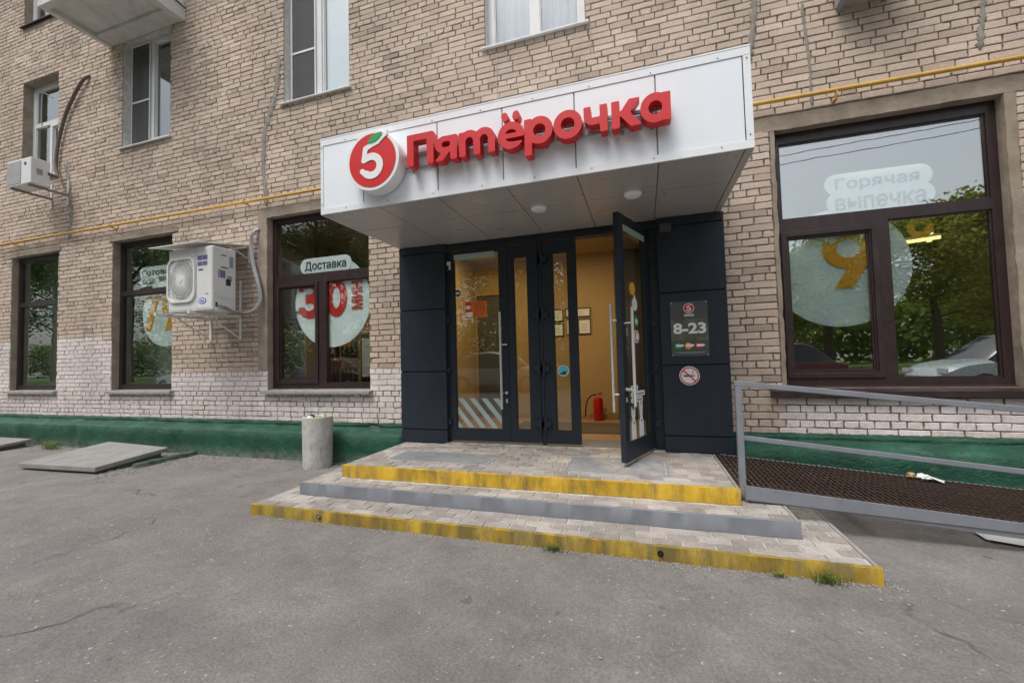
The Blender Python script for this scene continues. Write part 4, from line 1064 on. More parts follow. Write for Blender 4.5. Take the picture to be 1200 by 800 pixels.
pill(-8.45, -7.50, 2.915, 3.11, .182, 'pill', a); pill(-8.45, -7.97, 2.765, 2.95, .1825, 'pill', a)
text('Готовая', -8.38, -7.60, 2.955, 3.055, .176, .003, M['ink'], a, 'word', .012); text('еда', -8.37, -8.06, 2.785, 2.89, .176, .003, M['ink'], a, 'word', .012)
a = empty('window_print', (1.92, .16, 2.2), 'large round pale blue print with an orange 9 in the right hand window', 'window print')
MB().disc(1.93, 2.17, .60, .156, .160, 72).build('disc', M['disc'], a)
num9(1.79, 2.24, 1.96, 2.56, .144, .006, 'yellow_print', a)
pill(1.80, 1.94, 2.43, 2.53, .139, 'white_print', a, 'tag')
lp = contour(lambda X, Y: np.abs(np.hypot(X - 2.605, Y - 2.50) - .075) - .030, 2.4, 2.8, 2.3, 2.7, .01); flat(lp, .150, .004, 'yellow_print', a, 'ring')
a = empty('window_print', (2.2, .16, 2.9), 'white cloud sign reading Горячая выпечка in the top of the right hand window', 'window print')
pill(1.84, 2.73, 2.915, 3.125, .150, 'pill', a); pill(1.85, 2.74, 2.715, 2.95, .1505, 'pill', a)
text('Горячая', 1.935, 2.625, 2.935, 3.075, .146, .003, M['greyink'], a, 'word', .01); text('выпечка', 1.93, 2.665, 2.745, 2.875, .146, .003, M['greyink'], a, 'word', .01)

# ================================================================== rooms behind the shop front
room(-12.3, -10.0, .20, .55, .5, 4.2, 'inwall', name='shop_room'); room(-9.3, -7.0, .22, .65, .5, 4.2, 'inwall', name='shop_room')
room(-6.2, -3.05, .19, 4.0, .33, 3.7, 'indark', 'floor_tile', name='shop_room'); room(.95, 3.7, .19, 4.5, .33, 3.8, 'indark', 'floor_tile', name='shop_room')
room(-2.95, .90, .012, 2.35, .285, 3.10, 'ochre', 'floor_tile', 'ochre', name='entrance_lobby')
def lamp(name, loc, size, watts, col):
    l = bpy.data.lights.new(name, 'AREA'); l.shape = 'DISK'; l.size = size; l.energy = watts; l.color = col
    o = bpy.data.objects.new(name, l); COL.objects.link(o); o.location = loc; return o
wl = emit('warm_lamp', (1, .75, .4), 3.); fl = emit('shop_tube', (1, .82, .35), 1.6)
def downlight(x, y, z, w, lb):
    t = empty('ceiling_light', (x, y, z), lb, 'lamp', 'lobby ceiling lights')
    MB().lathe([(.075, z), (.075, z - .012), (.06, z - .014)], (x, y, 0), 24).build('rim', M['sign_white'], t); MB().lathe([(.055, z - .0145), (.055, z - .018)], (x, y, 0), 24).build('diffuser', wl, t)
    lamp('lobby_lamp', (x, y, z - .03), .11, w, (1, .72, .38))
downlight(-.95, .60, 3.10, 19, 'small warm ceiling light inside the lobby behind the open doorway'); downlight(-2.3, 1.0, 3.10, 13, 'small warm ceiling light inside the lobby behind the closed left doors')
MB().box(-2.90, -.45, 2.335, 2.347, 2.90, 2.94).build('wall_rail', M['wood'], bld)
MB().box(-.42, .89, 2.30, 2.347, .29, 3.09).build('added_dark_panel', M['indark'], bld)  # dark panel added to darken what shows through the open leaf's glass
db = MB(); db.box(-2.94, -2.90, 2.29, 2.347, .33, 2.5); db.box(-2.42, -2.36, 2.29, 2.347, .33, 2.5); db.box(-2.94, -2.36, 2.29, 2.347, 2.501, 2.57); dr_ = db.build('inner_doorway', M['wood'], bld)
MB().box(-2.90, -2.42, 2.32, 2.345, .33, 2.50).build('doorway_shade_sheet', M['board'], dr_)  # dark sheet standing for the unlit space beyond the doorway
MB().box(-1.9, -.30, .95, 1.85, .289, .297).build('door_mat', M['indark'], bld)
MB().box(-2.40, -.43, 2.330, 2.347, .287, .36).build('skirting', M['wood'], bld)
EX, EY = -.735, 2.16
ex = empty('fire_extinguisher', (EX, EY, .29), 'red fire extinguisher with a black hose on the lobby floor inside the open door', 'fire extinguisher')
MB().lathe([(.085, .292), (.092, .305), (.092, .66), (.075, .71), (.028, .735)], (EX, EY, 0), 24).build('cylinder', M['fire_red'], ex, smooth='auto')
MB().lathe([(.024, .736), (.024, .775)], (EX, EY, 0), 12).build('valve', M['steel'], ex)
q = MB(); q.box(EX - .02, EX + .10, EY - .015, EY + .015, .776, .79); q.tube([(EX, EY, .79), (EX + .08, EY, .81)], .009, 6); q.build('lever', M['fire_red'], ex)
MB().tube(smooth_path([(EX - .025, EY, .765), (EX - .10, EY - .02, .77), (EX - .19, EY - .04, .68), (EX - .23, EY - .05, .52), (EX - .24, EY - .05, .36)]), .013, 8).build('hose', M['black'], ex, smooth=True)
ex.scale = (.86, .86, .86)
def frame_pic(x0, x1, z0, z1, y, m, lb, pm='white_print'):
    t = empty('framed_picture', ((x0 + x1) / 2, y, z0), lb, 'framed picture'); e = .018
    q = MB(); q.box(x0, x0 + e, y - .02, y, z0, z1); q.box(x1 - e, x1, y - .02, y, z0, z1); q.box(x0 + e, x1 - e, y - .02, y, z0, z0 + e); q.box(x0 + e, x1 - e, y - .02, y, z1 - e, z1); q.build('frame', M[m], t)
    MB().box(x0 + e, x1 - e, y - .008, y - .002, z0 + e, z1 - e).build('picture', M[pm], t)
    q = MB(); w_ = (x1 - x0)
    for k in range(5): q.box(x0 + w_ * .25, x1 - w_ * (.25 + .08 * (k % 2)), y - .0095, y - .0085, z0 + (z1 - z0) * (.25 + .1 * k), z0 + (z1 - z0) * (.27 + .1 * k))
    q.build('print_lines', M['greyink'], t)
frame_pic(-1.50, -1.30, 1.96, 2.18, 2.345, 'board', 'upper left dark framed picture on the lobby wall'); frame_pic(-1.27, -.83, 2.02, 2.18, 2.345, 'board', 'wide dark framed picture, topmost on the lobby wall')
frame_pic(-1.50, -1.30, 1.70, 1.93, 2.345, 'board', 'lower left dark framed picture on the lobby wall', 'disc'); frame_pic(-1.26, -1.07, 1.72, 1.99, 2.345, 'wood', 'light framed certificate behind the narrow glass door')
frame_pic(-1.05, -.83, 1.72, 1.99, 2.345, 'board', 'framed certificate seen through the open doorway')
# shop interior glimpsed through the brown window
sh = empty('shop_shelf', (-4.7, 1.3, .33), 'wooden shop shelf with rows of dark bottles inside the brown window', 'shelf')
for z in (.98, 1.42, 1.86): MB().box(-5.25, -3.9, 1.15, 1.5, z - .03, z).build('board', M['wood'], sh)
for x in (-5.27, -4.62, -3.9): MB().box(x, x + .04, 1.15, 1.5, .34, 2.3).build('upright', M['wood'], sh)
MB().box(-5.2, -4.75, 1.12, 1.135, 1.62, 1.86).build('price_banner', M['orange'], sh)
MB().box(-4.50, -4.12, 1.08, 1.10, 1.10, 1.74).build('notice', M['white_print'], sh)
bt = MB().lathe([(.030, 0), (.033, .01), (.033, .17), (.012, .215), (.012, .27)], (0, 0, 0), 10).mesh('bottle', plain('bottle_glass', (.05, .02, .012), .15))
rngb = random.Random(4); k = 0
for zz in (.98, 1.42):
    for i in range(14):
        x = -5.18 + i * .09
        if -4.66 < x < -4.56: continue
        o = put(bt, 'bottle', None, (x, 1.2 + rngb.uniform(-.01, .02), zz)); tag(o, 'small dark bottle in the rows on the shelf inside the window', 'bottle', 'bottles on the shop shelf')
MB().box(-5.62, -5.20, .55, .60, .35, 3.0).build('partition_panel', M['inwall'], bld)
for x0, y0, x1, y1, z, lb in ((-4.6, 1.7, -3.7, 1.5, 3.02, 'yellowish ceiling tube glimpsed through the brown window'), (3.12, 1.5, 3.42, 1.35, 2.64, 'left yellow ceiling tube seen through the right hand window'), (3.40, 1.5, 3.60, 1.9, 2.72, 'short slanting yellow ceiling tube seen through the right hand window')):
    t = empty('ceiling_tube', (x0, y0, z), lb, 'lamp'); MB().bar((x0, y0, z), (x1, y1, z), .05, .03).build('tube', fl, t); MB().bar((x0, y0, z + .03), (x1, y1, z + .03), .08, .025).build('housing', M['sign_white'], t)
MB().tube([(2.9, 1.7, 3.79), (2.9, 1.7, 2.75)], .004, 5).build('lamp_wire', M['black'], bld)
lamp('shop_fill', (-4.5, 2.2, 3.5), .8, 30, (1, .78, .45)); lamp('shop_fill', (2.4, .60, 3.75), .25, 8, (1, .75, .40))  # area lights for the rooms; the second is added, unseen behind the lintel
ct = empty('shop_counter', (2.0, 1.2, .33), 'dark reddish shop counter low behind the right hand window', 'counter')
MB().box(1.3, 2.9, 1.0, 1.5, .34, 1.16).build('body', plain('reddish_laminate', (.16, .04, .03), .4), ct); MB().box(1.27, 2.93, .97, 1.53, 1.161, 1.19).build('top', M['indark'], ct)
MB().lathe([(.02, 1.192), (.16, 1.21), (.19, 1.36), (.13, 1.42), (.02, 1.43)], (1.62, 1.2, 0), 16).build('basket', M['orange'], ct, smooth=True)

# ================================================================== air conditioners
ac = empty('air_conditioner', (-5.95, -.4, 2.09), 'large white air conditioner with a round fan grille mounted beside the brown window', 'air conditioner')
x0, x1, y0, y1, z0, z1 = -6.37, -5.53, -.70, -.36, 2.105, 2.985
MB().box(x0, x1, y0, y1, z0, z1).build('casing', M['ac'], ac, bev=.012)
q = MB(); q.box(x0 + .02, x1 - .30, y0 - .004, y0 - .0005, z0 + .03, z1 - .02); q.box(x1 - .292, x1 - .01, y0 - .004, y0 - .0005, z0 + .03, z1 - .02); q.build('front_panel', M['ac'], ac, bev=.003)
fx, fz = -6.10, 2.545
fr = flat(contour(lambda X, Y: np.abs(rbox(X, Y, fx - .255, fx + .255, fz - .30, fz + .30, .12)) - .014, fx - .3, fx + .3, fz - .35, fz + .35, .02), y0 - .030, .026, 'ac', ac, 'grille_frame')
MB().disc(fx, fz, .232, y0 - .008, y0 - .005, 40, rz=.27).build('fan_void', M['fan_grey'], ac)
q = MB()
for k in range(44):
    t = 2 * math.pi * k / 44; rr = 1 / max(abs(math.cos(t)) / .25, abs(math.sin(t)) / .295)
    rr = min(rr, .315); q.bar((fx + .045 * math.cos(t), y0 - .026, fz + .045 * math.sin(t)), (fx + rr * .97 * math.cos(t), y0 - .016, fz + rr * .97 * math.sin(t)), .009, .006, up=(0, 1, 0))
for rr in (.10, .16, .21): 
    q.tube([(fx + rr * math.cos(2 * math.pi * i / 30), y0 - .020, fz + rr * 1.15 * math.sin(2 * math.pi * i / 30)) for i in range(31)], .003, 5, False)
tag(q.build('grille_wires', M['ac'], ac), kind='stuff')
MB().lathe([(.035, y0 - .034), (.045, y0 - .022)], (fx, 0, fz), 18, 'y').build('hub', M['ac'], ac)
for k in range(3):
    t = 2 * math.pi * k / 3 + .4; MB().add([(fx + .04 * math.cos(t), y0 - .012, fz + .04 * math.sin(t)), (fx + .2 * math.cos(t - .45), y0 - .010, fz + .2 * math.sin(t - .45)), (fx + .22 * math.cos(t + .3), y0 - .014, fz + .22 * math.sin(t + .3))], [(0, 1, 2)]).build('fan_blade', M['ac_grille'], ac)
def lbl(x0_, x1_, z0_, z1_, m, face='f', name='label_plate'):
    if face == 'f': MB().box(x0_, x1_, y0 - .0065, y0 - .0045, z0_, z1_).build(name, M[m], ac)
    else: MB().box(x1 + .0005, x1 + .003, x0_, x1_, z0_, z1_).build(name, M[m], ac)
M['violet'] = plain('violet_print', (.16, .13, .30), .5); M['blue_print'] = plain('blue_print', (.03, .10, .42), .5)
for a_, b_, c_, d_, m in ((-5.80, -5.72, 2.80, 2.86, 'violet'), (-5.71, -5.62, 2.80, 2.86, 'violet'), (-5.80, -5.72, 2.72, 2.775, 'violet'), (-5.71, -5.62, 2.72, 2.775, 'violet'), (-5.78, -5.70, 2.655, 2.675, 'ink'), (-6.34, -6.27, 2.80, 2.825, 'ink'), (-5.66, -5.60, 2.32, 2.335, 'greyink')): lbl(a_, b_, c_, d_, m)
MB().disc(-5.71, 2.235, .075, y0 - .0065, y0 - .0045, 28, rz=.042).build('brand_oval', M['blue_print'], ac); MB().disc(-5.71, 2.235, .060, y0 - .0085, y0 - .007, 28, rz=.028).build('brand_oval_inner', M['white_print'], ac)
MB().box(-5.745, -5.675, y0 - .0105, y0 - .009, 2.224, 2.246).build('brand_letters', M['blue_print'], ac)
for a_, b_, c_, d_, m in ((-.58, -.50, 2.87, 2.885, 'ink'), (-.62, -.52, 2.56, 2.67, 'violet'), (-.51, -.44, 2.46, 2.55, 'ink'), (-.49, -.42, 2.53, 2.60, 'greyink'), (-.58, -.48, 2.70, 2.715, 'ink'), (-.46, -.40, 2.72, 2.88, 'greyink'), (-.66, -.62, 2.15, 2.21, 'ink')): lbl(a_, b_, c_, d_, m, 's')
q = MB(); q.box(x1 + .001, x1 + .006, -.60, -.40, 2.28, 2.285); q.box(x1 + .001, x1 + .006, -.60, -.40, 2.66, 2.664); q.box(x1 + .001, x1 + .006, -.605, -.60, 2.28, 2.664); q.build('service_cover', M['ac'], ac)
for x, tip in ((-6.49, -.80), (-5.87, -.78)):
    MB().box(x - .02, x + .02, -.012, 0, 1.73, 2.10 if x < -6 else 2.65).build('wall_bracket', M['ac'], ac)
    MB().box(x - .02, x + .02, tip, -.0, 2.065, 2.10).build('bracket_arm', M['ac'], ac)
    MB().bar((x, -.03, 1.76), (x, -.52, 2.065), .028, .012).build('bracket_strut', M['ac'], ac)
MB().box(-6.49, -5.50, -.66, -.60, 2.1005, 2.108).build('support_rail', M['ac'], ac); MB().box(-6.49, -5.50, -.44, -.38, 2.1005, 2.108).build('support_rail', M['ac'], ac)
cv = empty('rain_cover', (-6, -.4, 3.1), 'thin sloping metal rain cover on struts above the large air conditioner', 'cover')
MB().hexa([(-6.56, -.84, 3.005), (-5.66, -.84, 3.005), (-5.66, -.01, 3.16), (-6.56, -.01, 3.16), (-6.56, -.84, 3.016), (-5.66, -.84, 3.016), (-5.66, -.01, 3.171), (-6.56, -.01, 3.171)]).build('sheet', M['ac'], cv)
for x in (-6.5, -5.70):
    MB().box(x - .018, x + .018, -.012, 0, 2.90, 3.158).build('strut_foot', M['ac'], cv); MB().bar((x, -.02, 2.96), (x, -.34, 3.088), .022, .010).build('strut', M['ac'], cv)
hs_ = empty('insulated_hose', (-5.5, -.04, 3.3), 'grey insulated hose looping from the wall down to the large air conditioner', 'hose')
pth = smooth_path([(-5.50, .0, 3.40), (-5.55, -.06, 3.34), (-5.60, -.06, 3.20), (-5.57, -.06, 2.90), (-5.46, -.06, 2.55), (-5.42, -.06, 2.32), (-5.47, -.12, 2.16), (-5.55, -.22, 2.10), (-5.515, -.40, 2.10), (-5.50, -.55, 2.15), (-5.53, -.63, 2.19)])
MB().tube(pth, [.024 + .002 * (i % 2) for i in range(len(pth))], 12).build('hose', M['hose'], hs_, smooth=True)
MB().tube([p + Vector((.035, -.005, 0)) for p in pth[8:-4]], .009, 8).build('thin_cable', M['hose'], hs_, smooth=True)
a2 = empty('air_conditioner', (-10.3, -.4, 4.6), 'small white air conditioner box under the upper left window', 'air conditioner')
MB().box(-10.70, -10.0, -.55, -.30, 4.60, 5.06).build('casing', M['ac'], a2, bev=.012); MB().box(-10.685, -10.28, -.556, -.551, 4.63, 5.03).build('grille', M['hose'], a2)
MB().disc(-10.16, 4.96, .03, -.555, -.551, 14).build('round_mark', M['ink'], a2); MB().box(-9.9995, -9.996, -.48, -.40, 4.78, 4.88).build('plate', M['greyink'], a2)
for x in (-10.6, -10.1): MB().box(x - .02, x + .02, -.55, 0, 4.565, 4.598).build('bracket_arm', M['railgrey'], a2); MB().box(x - .02, x + .02, -.012, 0, 4.4, 4.86).build('wall_bracket', M['pvc'], a2)
h2 = empty('cable_sleeve', (-9.5, -.05, 6.7), 'dark drooping cable sleeve running from the wall to the small air conditioner', 'cable')
pp = smooth_path([(-9.52, 0, 6.74), (-9.62, -.05, 6.66), (-9.86, -.05, 6.45), (-10.13, -.05, 6.1), (-10.30, -.05, 5.7), (-10.37, -.05, 5.4), (-10.38, -.05, 5.15), (-10.28, -.08, 4.95), (-10.05, -.2, 4.85), (-9.99, -.33, 4.84)])
MB().tube(pp, .028, 10).build('sleeve', M['darkhose'], h2, smooth=True)
h3 = empty('bent_rod', (-10.75, .0, 6.3), 'thin dark bent rod handle before the upper left window', 'rod')
MB().tube(smooth_path([(-10.62, .0, 6.56), (-10.80, -.05, 6.66), (-10.85, -.05, 6.58), (-10.84, -.05, 6.05), (-10.74, -.02, 5.98)]), .010, 8).build('rod', M['railgrey'], h3)
# overhead box at the top right, seen from below
bx = empty('wall_box', (2.2, -.1, 4.73), 'dark underside of a box hung on the brick wall at the top right edge', 'box')
MB().box(1.96, 2.42, -.26, -.0, 4.73, 5.1).build('casing', M['concrete'], bx, bev=.01); MB().box(1.98, 2.01, -.24, -.0, 4.70, 4.729).build('bracket_arm', M['railgrey'], bx); MB().box(2.34, 2.37, -.24, -.0, 4.70, 4.729).build('bracket_arm', M['railgrey'], bx)

# gas pipe
gp = empty('gas_pipe', (-4, -.08, 3.85), 'thin yellow gas pipe running level along the brick wall', 'pipe')
MB().tube([(BX0, -.075, 3.86), (-12, -.08, 3.842), (-8.3, -.08, 3.826), (-4.3, -.08, 3.815), (-2.9, -.08, 3.83), (0, -.08, 3.865), (1.2, -.08, 3.884), (3.3, -.08, 3.868), (BX1, -.08, 3.86)], .021, 12).build('pipe', M['gas'], gp, smooth=True)
for x in (-14.5, -11.6, -8.75, -5.7, -3.4, -1.0, 1.9, 4.3):
    q = MB(); q.box(x - .015, x + .015, -.075, .0, 3.79, 3.803); q.tube([(x, -.08 + .028 * math.cos(t), 3.835 + .028 * math.sin(t)) for t in [math.pi * 2 * i / 12 for i in range(13)]], .006, 5, False); q.build('clip', M['gas'], gp)
# ================================================================== ramp with railing
rp = empty('access_ramp', (.7, -.7, .3), 'rusty grated access ramp with grey side beam and tube railing at the right', 'ramp')
zt = lambda x: .327 - .0853 * (x - .714)
xe = 4.45
for y in (-1.27, -.21):
    MB().hexa([(.70, y, zt(.7) - .105), (xe, y, .0 if zt(xe) < .09 else zt(xe) - .105), (xe, y + .012, zt(xe) - .105), (.70, y + .012, zt(.7) - .105), (.70, y, zt(.7)), (xe, y, zt(xe)), (xe, y + .012, zt(xe)), (.70, y + .012, zt(.7))]).build('side_beam', M['railgrey'], rp, bev=.002)
q = MB(); n = int((xe - .68) / .042)
for i in range(n):
    x = .675 + i * .042; z = zt(x) - .002; a_ = (x, -1.255, z - .028); b_ = (x, -.200, z - .028)
    q.bar((x, -1.255, z - .014), (x, -.20, z - .014), .010, .032)
for k in range(11):
    y = -1.20 + k * .098; q.bar((.675, y, zt(.675) - .010), (xe, y, zt(xe) - .010), .006, .012)
tag(q.build('grating', M['rust'], rp), kind='stuff')
for x in (1.5, 2.6, 3.7): MB().box(x - .02, x + .02, -1.255, -.20, zt(x) - .086, zt(x) - .048).build('cross_member', M['railgrey'], rp)
for x in (3.3,): 
    MB().box(x - .02, x + .02, -1.00, -.96, -.02, zt(x) - .087).build('support_leg', M['railgrey'], rp)
zr = lambda x: 1.100 - .1095 * (x - .673); zm = lambda x: .685 - .1045 * (x - .70)
for x in (.690, 2.95, 4.40): MB().box(x - .022, x + .022, -1.262, -1.218, zt(x) - .05, zr(x) - .02).build('post', M['railgrey'], rp, bev=.003)
MB().bar((.664, -1.24, zr(.664)), (xe + .1, -1.24, zr(xe + .1)), .046, .040).build('handrail', M['railgrey'], rp, bev=.004)
MB().bar((.713, -1.24, zm(.713)), (2.926, -1.24, zm(2.926)), .024, .034).build('middle_rail', M['railgrey'], rp, bev=.003); MB().bar((2.974, -1.24, zm(2.974)), (4.377, -1.24, zm(4.377)), .024, .034).build('middle_rail', M['railgrey'], rp, bev=.003)
# ================================================================== concrete litter bin
bn = empty('litter_bin', (-4.10, -.37, 0), 'round whitewashed concrete litter bin stuffed with rubbish left of the steps', 'litter bin')
def bin_mesh():
    n = 40; prof = [(.170, -.01), (.176, .02), (.178, .10), (.180, .35), (.184, .60), (.184, .645), (.176, .652), (.150, .650), (.146, .60), (.145, .30), (0.02, .30)]
    vs = []
    for i, (r_, h_) in enumerate(prof):
        for k in range(n):
            t = 2 * math.pi * k / n; e = .004 * pnoise(Vector((math.cos(t) * 3, math.sin(t) * 3, h_ * 8))); hh = h_ - (.022 * max(0, pnoise(Vector((math.cos(t) * 2.2, math.sin(t) * 2.2, 9)))) if 4 <= i <= 8 else 0)
            vs.append((-4.10 + (r_ + e) * math.cos(t), -.37 + (r_ + e) * math.sin(t), hh))
    m = len(prof); return MB().add(vs, [(i * n + k, i * n + (k + 1) % n, (i + 1) * n + (k + 1) % n, (i + 1) * n + k) for i in range(m - 1) for k in range(n)])
bin_mesh().build('shell', M['concrete_white'], bn, smooth='auto')
def crumple(name, c, r, m, parent, seed, flat_=1., n=9, label=None):
    mb = MB(); vs = []
    for i in range(n + 1):
        for k in range(2 * n):
            th = math.pi * i / n; ph = math.pi * k / n; d = Vector((math.sin(th) * math.cos(ph), math.sin(th) * math.sin(ph), math.cos(th)))
            rr = r * (1 + .55 * pnoise(d * 1.7 + Vector((seed, 0, 0))) + .25 * pnoise(d * 4 + Vector((0, seed, 0)))); v = d * rr; vs.append((c[0] + v.x, c[1] + v.y, c[2] + v.z * flat_))
    fs = [(i * 2 * n + k, i * 2 * n + (k + 1) % (2 * n), (i + 1) * 2 * n + (k + 1) % (2 * n), (i + 1) * 2 * n + k) for i in range(n) for k in range(2 * n)]
    o = mb.add(vs, fs).build(name, m, parent, smooth='auto')
    if label: o['label'] = label
    return o
M['bag'] = plain('pale_green_bag', (.30, .50, .22), .4, 0, .3, 20)
t = crumple('rubbish_bag', (-4.05, -.37, .630), .075, M['bag'], None, 3, .5); tag(t, 'crumpled pale green bag poking out of the concrete bin', 'rubbish')
t = crumple('rubbish_bag', (-4.16, -.40, .60), .075, plain('black_bag', (.02, .02, .022), .3), None, 7, .9); tag(t, 'black bag edge sticking up at the left of the concrete bin', 'rubbish')
t = crumple('crumpled_paper', (-4.145, -.46, .635), .035, M['white_print'], None, 5, .8); tag(t, 'crumpled white paper on top of the concrete bin', 'rubbish')
crumple('rubbish_fill', (-4.10, -.37, .56), .12, M['indark'], bn, 2, .4)
# ================================================================== slabs by the plinth
def slab_thing(P, th, label, nm='hatch_slab'):
    t = empty(nm, (sum(p[0] for p in P) / 4, sum(p[1] for p in P) / 4, 0), label, 'concrete slab')
    MB().hexa([(x, y, z - th) for x, y, z in P] + list(P)).build('slab', M['slab'], t, bev=.008)
    q = MB(); x, y, z = P[0]
    q.hexa([(P[0][0] + .1, P[0][1] + .06, .0 - .02), (P[1][0] - .12, P[1][1] + .06, -.02), (P[2][0] - .12, P[2][1] - .02, -.02), (P[3][0] + .1, P[3][1] - .02, -.02), (P[0][0] + .1, P[0][1] + .06, P[0][2] - th - .002), (P[1][0] - .12, P[1][1] + .06, P[1][2] - th - .002), (P[2][0] - .12, P[2][1] - .02, P[2][2] - th - .002), (P[3][0] + .1, P[3][1] - .02, P[3][2] - th - .002)])
    q.build('bed', M['concrete'], t); return t
slab_thing([(-8.22, -1.38, .085), (-6.72, -1.32, .090), (-6.78, -.42, .155), (-8.32, -.30, .165)], .062, 'large tilted grey slab lying against the green plinth under the left windows')
slab_thing([(-12.1, -1.10, .075), (-10.4, -1.05, .075), (-10.5, -.25, .13), (-12.1, -.25, .13)], .05, 'grey slab lying against the plinth at the far left edge')
kb = empty('kerb_strip', (-6.75, -.5, 0), 'short green painted kerb strip beside the tilted grey slab', 'kerb')
q = MB(); vs = []
for i in range(13):
    t = i / 12; y = -.96 + .80 * t; x = -6.60 - .02 * t; w = .09 * (1 if 0 < i < 12 else .6)
    for dx, z in ((-w, -.02), (-w * .8, .045), (w * .8, .05), (w, -.02)): vs.append((x + dx + .012 * pnoise(Vector((y * 9, dx, 1))), y, z + .012 * pnoise(Vector((y * 11, dx * 4, 2)))))
q.add(vs, [(i * 4 + j, i * 4 + j + 1, i * 4 + j + 5, i * 4 + j + 4) for i in range(12) for j in range(3)] + [(0, 1, 2, 3), (51, 50, 49, 48)]); q.build('strip', M['green'], kb, smooth='auto')
# ================================================================== litter, grit and weeds
t = empty('paper_sheet', (2.31, -1.12, 0), 'folded white paper lying on the asphalt under the ramp beam', 'litter')
MB().add([(2.20, -1.10, .012), (2.42, -1.18, .010), (2.55, -1.05, .022), (2.30, -.99, .028)], [(0, 1, 2, 3)]).add([(2.20, -1.10, .012), (2.30, -.99, .028), (2.22, -.95, .010)], [(0, 1, 2)]).build('sheet', M['white_print'], t)
t = empty('food_wrapper', (2.28, -.36, .25), 'crushed white and brown wrapper lying at the wall side of the ramp', 'litter')
crumple('wrapper', (2.27, -.31, zt(2.27) + .028), .045, M['white_print'], t, 4.4, .5); crumple('crushed_end', (2.19, -.30, zt(2.2) + .032), .032, M['wood'], t, 6, .7)
MB().add([(2.27, -.34, zt(2.27) + .05), (2.38, -.37, zt(2.38) + .008), (2.42, -.30, zt(2.42) + .012), (2.30, -.27, zt(2.3) + .045)], [(0, 1, 2, 3)]).build('torn_flap', M['white_print'], t)
rg = random.Random(9); grit = MB()
def pebble(x, y, z, s):
    vs = [(x + rg.uniform(-1, 1) * s, y + rg.uniform(-1, 1) * s, z + (s * .9 if i > 2 else 0)) for i in range(5)]
    a = rg.uniform(0, 6); vs = [(x + s * math.cos(a + i * 2.1), y + s * math.sin(a + i * 2.1), z - .002) for i in range(3)] + [(x + s * .6 * math.cos(a + i * 2.1 + .5), y + s * .6 * math.sin(a + i * 2.1 + .5), z + s * .7) for i in range(3)]
    grit.add(vs, [(0, 1, 4, 3), (1, 2, 5, 4), (2, 0, 3, 5), (3, 4, 5)])
for i in range(900): pebble(rg.uniform(-3.45, 1.35), -1.935 - abs(rg.gauss(0, .035)), 0, rg.uniform(.002, .008))
for i in range(1500): pebble(rg.uniform(-13, -3.5), -.16 - abs(rg.gauss(0, .16)), 0, rg.uniform(.002, .011))
for i in range(500): pebble(-6.55 + rg.gauss(0, .25), -.75 + rg.gauss(0, .3), 0, rg.uniform(.004, .014))
for i in range(350): pebble(rg.uniform(.75, 4.5), -.15 - abs(rg.gauss(0, .03)), max(.0, .05), rg.uniform(.006, .016))
for i in range(250): pebble(1.27 + abs(rg.gauss(0, .06)), rg.uniform(-1.95, -.3), 0, rg.uniform(.002, .008))
for i in range(2600): pebble(rg.uniform(-7, 4), rg.uniform(-4.3, -.3), 0, rg.uniform(.0012, .0045))
for i in range(26):
    x, y = rg.uniform(-5, 2.5), rg.uniform(-3.9, -2.1); a_ = rg.uniform(0, 6.28); grit.bar((x, y, .004), (x + .018 * math.cos(a_), y + .018 * math.sin(a_), .004), .005, .005)
tag(grit.build('grit', M['kerb'], None), 'pale grit and paint chips scattered on the asphalt', 'grit', kind='stuff')
def weed(x, y, z, n, h, label):
    w = MB(); r_ = random.Random(int((x + 20) * 1000))
    for i in range(n):
        a = r_.uniform(0, 6.28); hh = h * r_.uniform(.5, 1); l = hh * r_.uniform(.3, 1.); bx_, by = x + r_.gauss(0, h * .55), y + r_.gauss(0, h * .18); wd = .0035; px_, py = -math.sin(a) * wd, math.cos(a) * wd
        P = [(0, 0), (l * .35, hh * .6), (l * .8, hh * .85), (l * 1.1, hh * .8)]
        vs = []
        for k, (d, zz) in enumerate(P): s_ = 1 - k * .28; vs += [(bx_ + d * math.cos(a) - px_ * s_, by + d * math.sin(a) - py * s_, z + zz), (bx_ + d * math.cos(a) + px_ * s_, by + d * math.sin(a) + py * s_, z + zz)]
        w.add(vs, [(k * 2, k * 2 + 1, k * 2 + 3, k * 2 + 2) for k in range(3)])
    tag(w.build('weed', M['weed'], None), label, 'weed')
weed(-.64, -1.965, 0, 60, .06, 'tuft of green weeds at the foot of the lowest step near its middle'); weed(.97, -1.975, 0, 90, .075, 'larger tuft of green weeds by the right corner of the lowest step'); weed(.72, -1.965, 0, 34, .035, 'tiny weed sprigs left of the larger tuft by the right corner')
weed(-9.75, -.35, 0, 120, .17, 'green weed growing between the two grey slabs at the left')
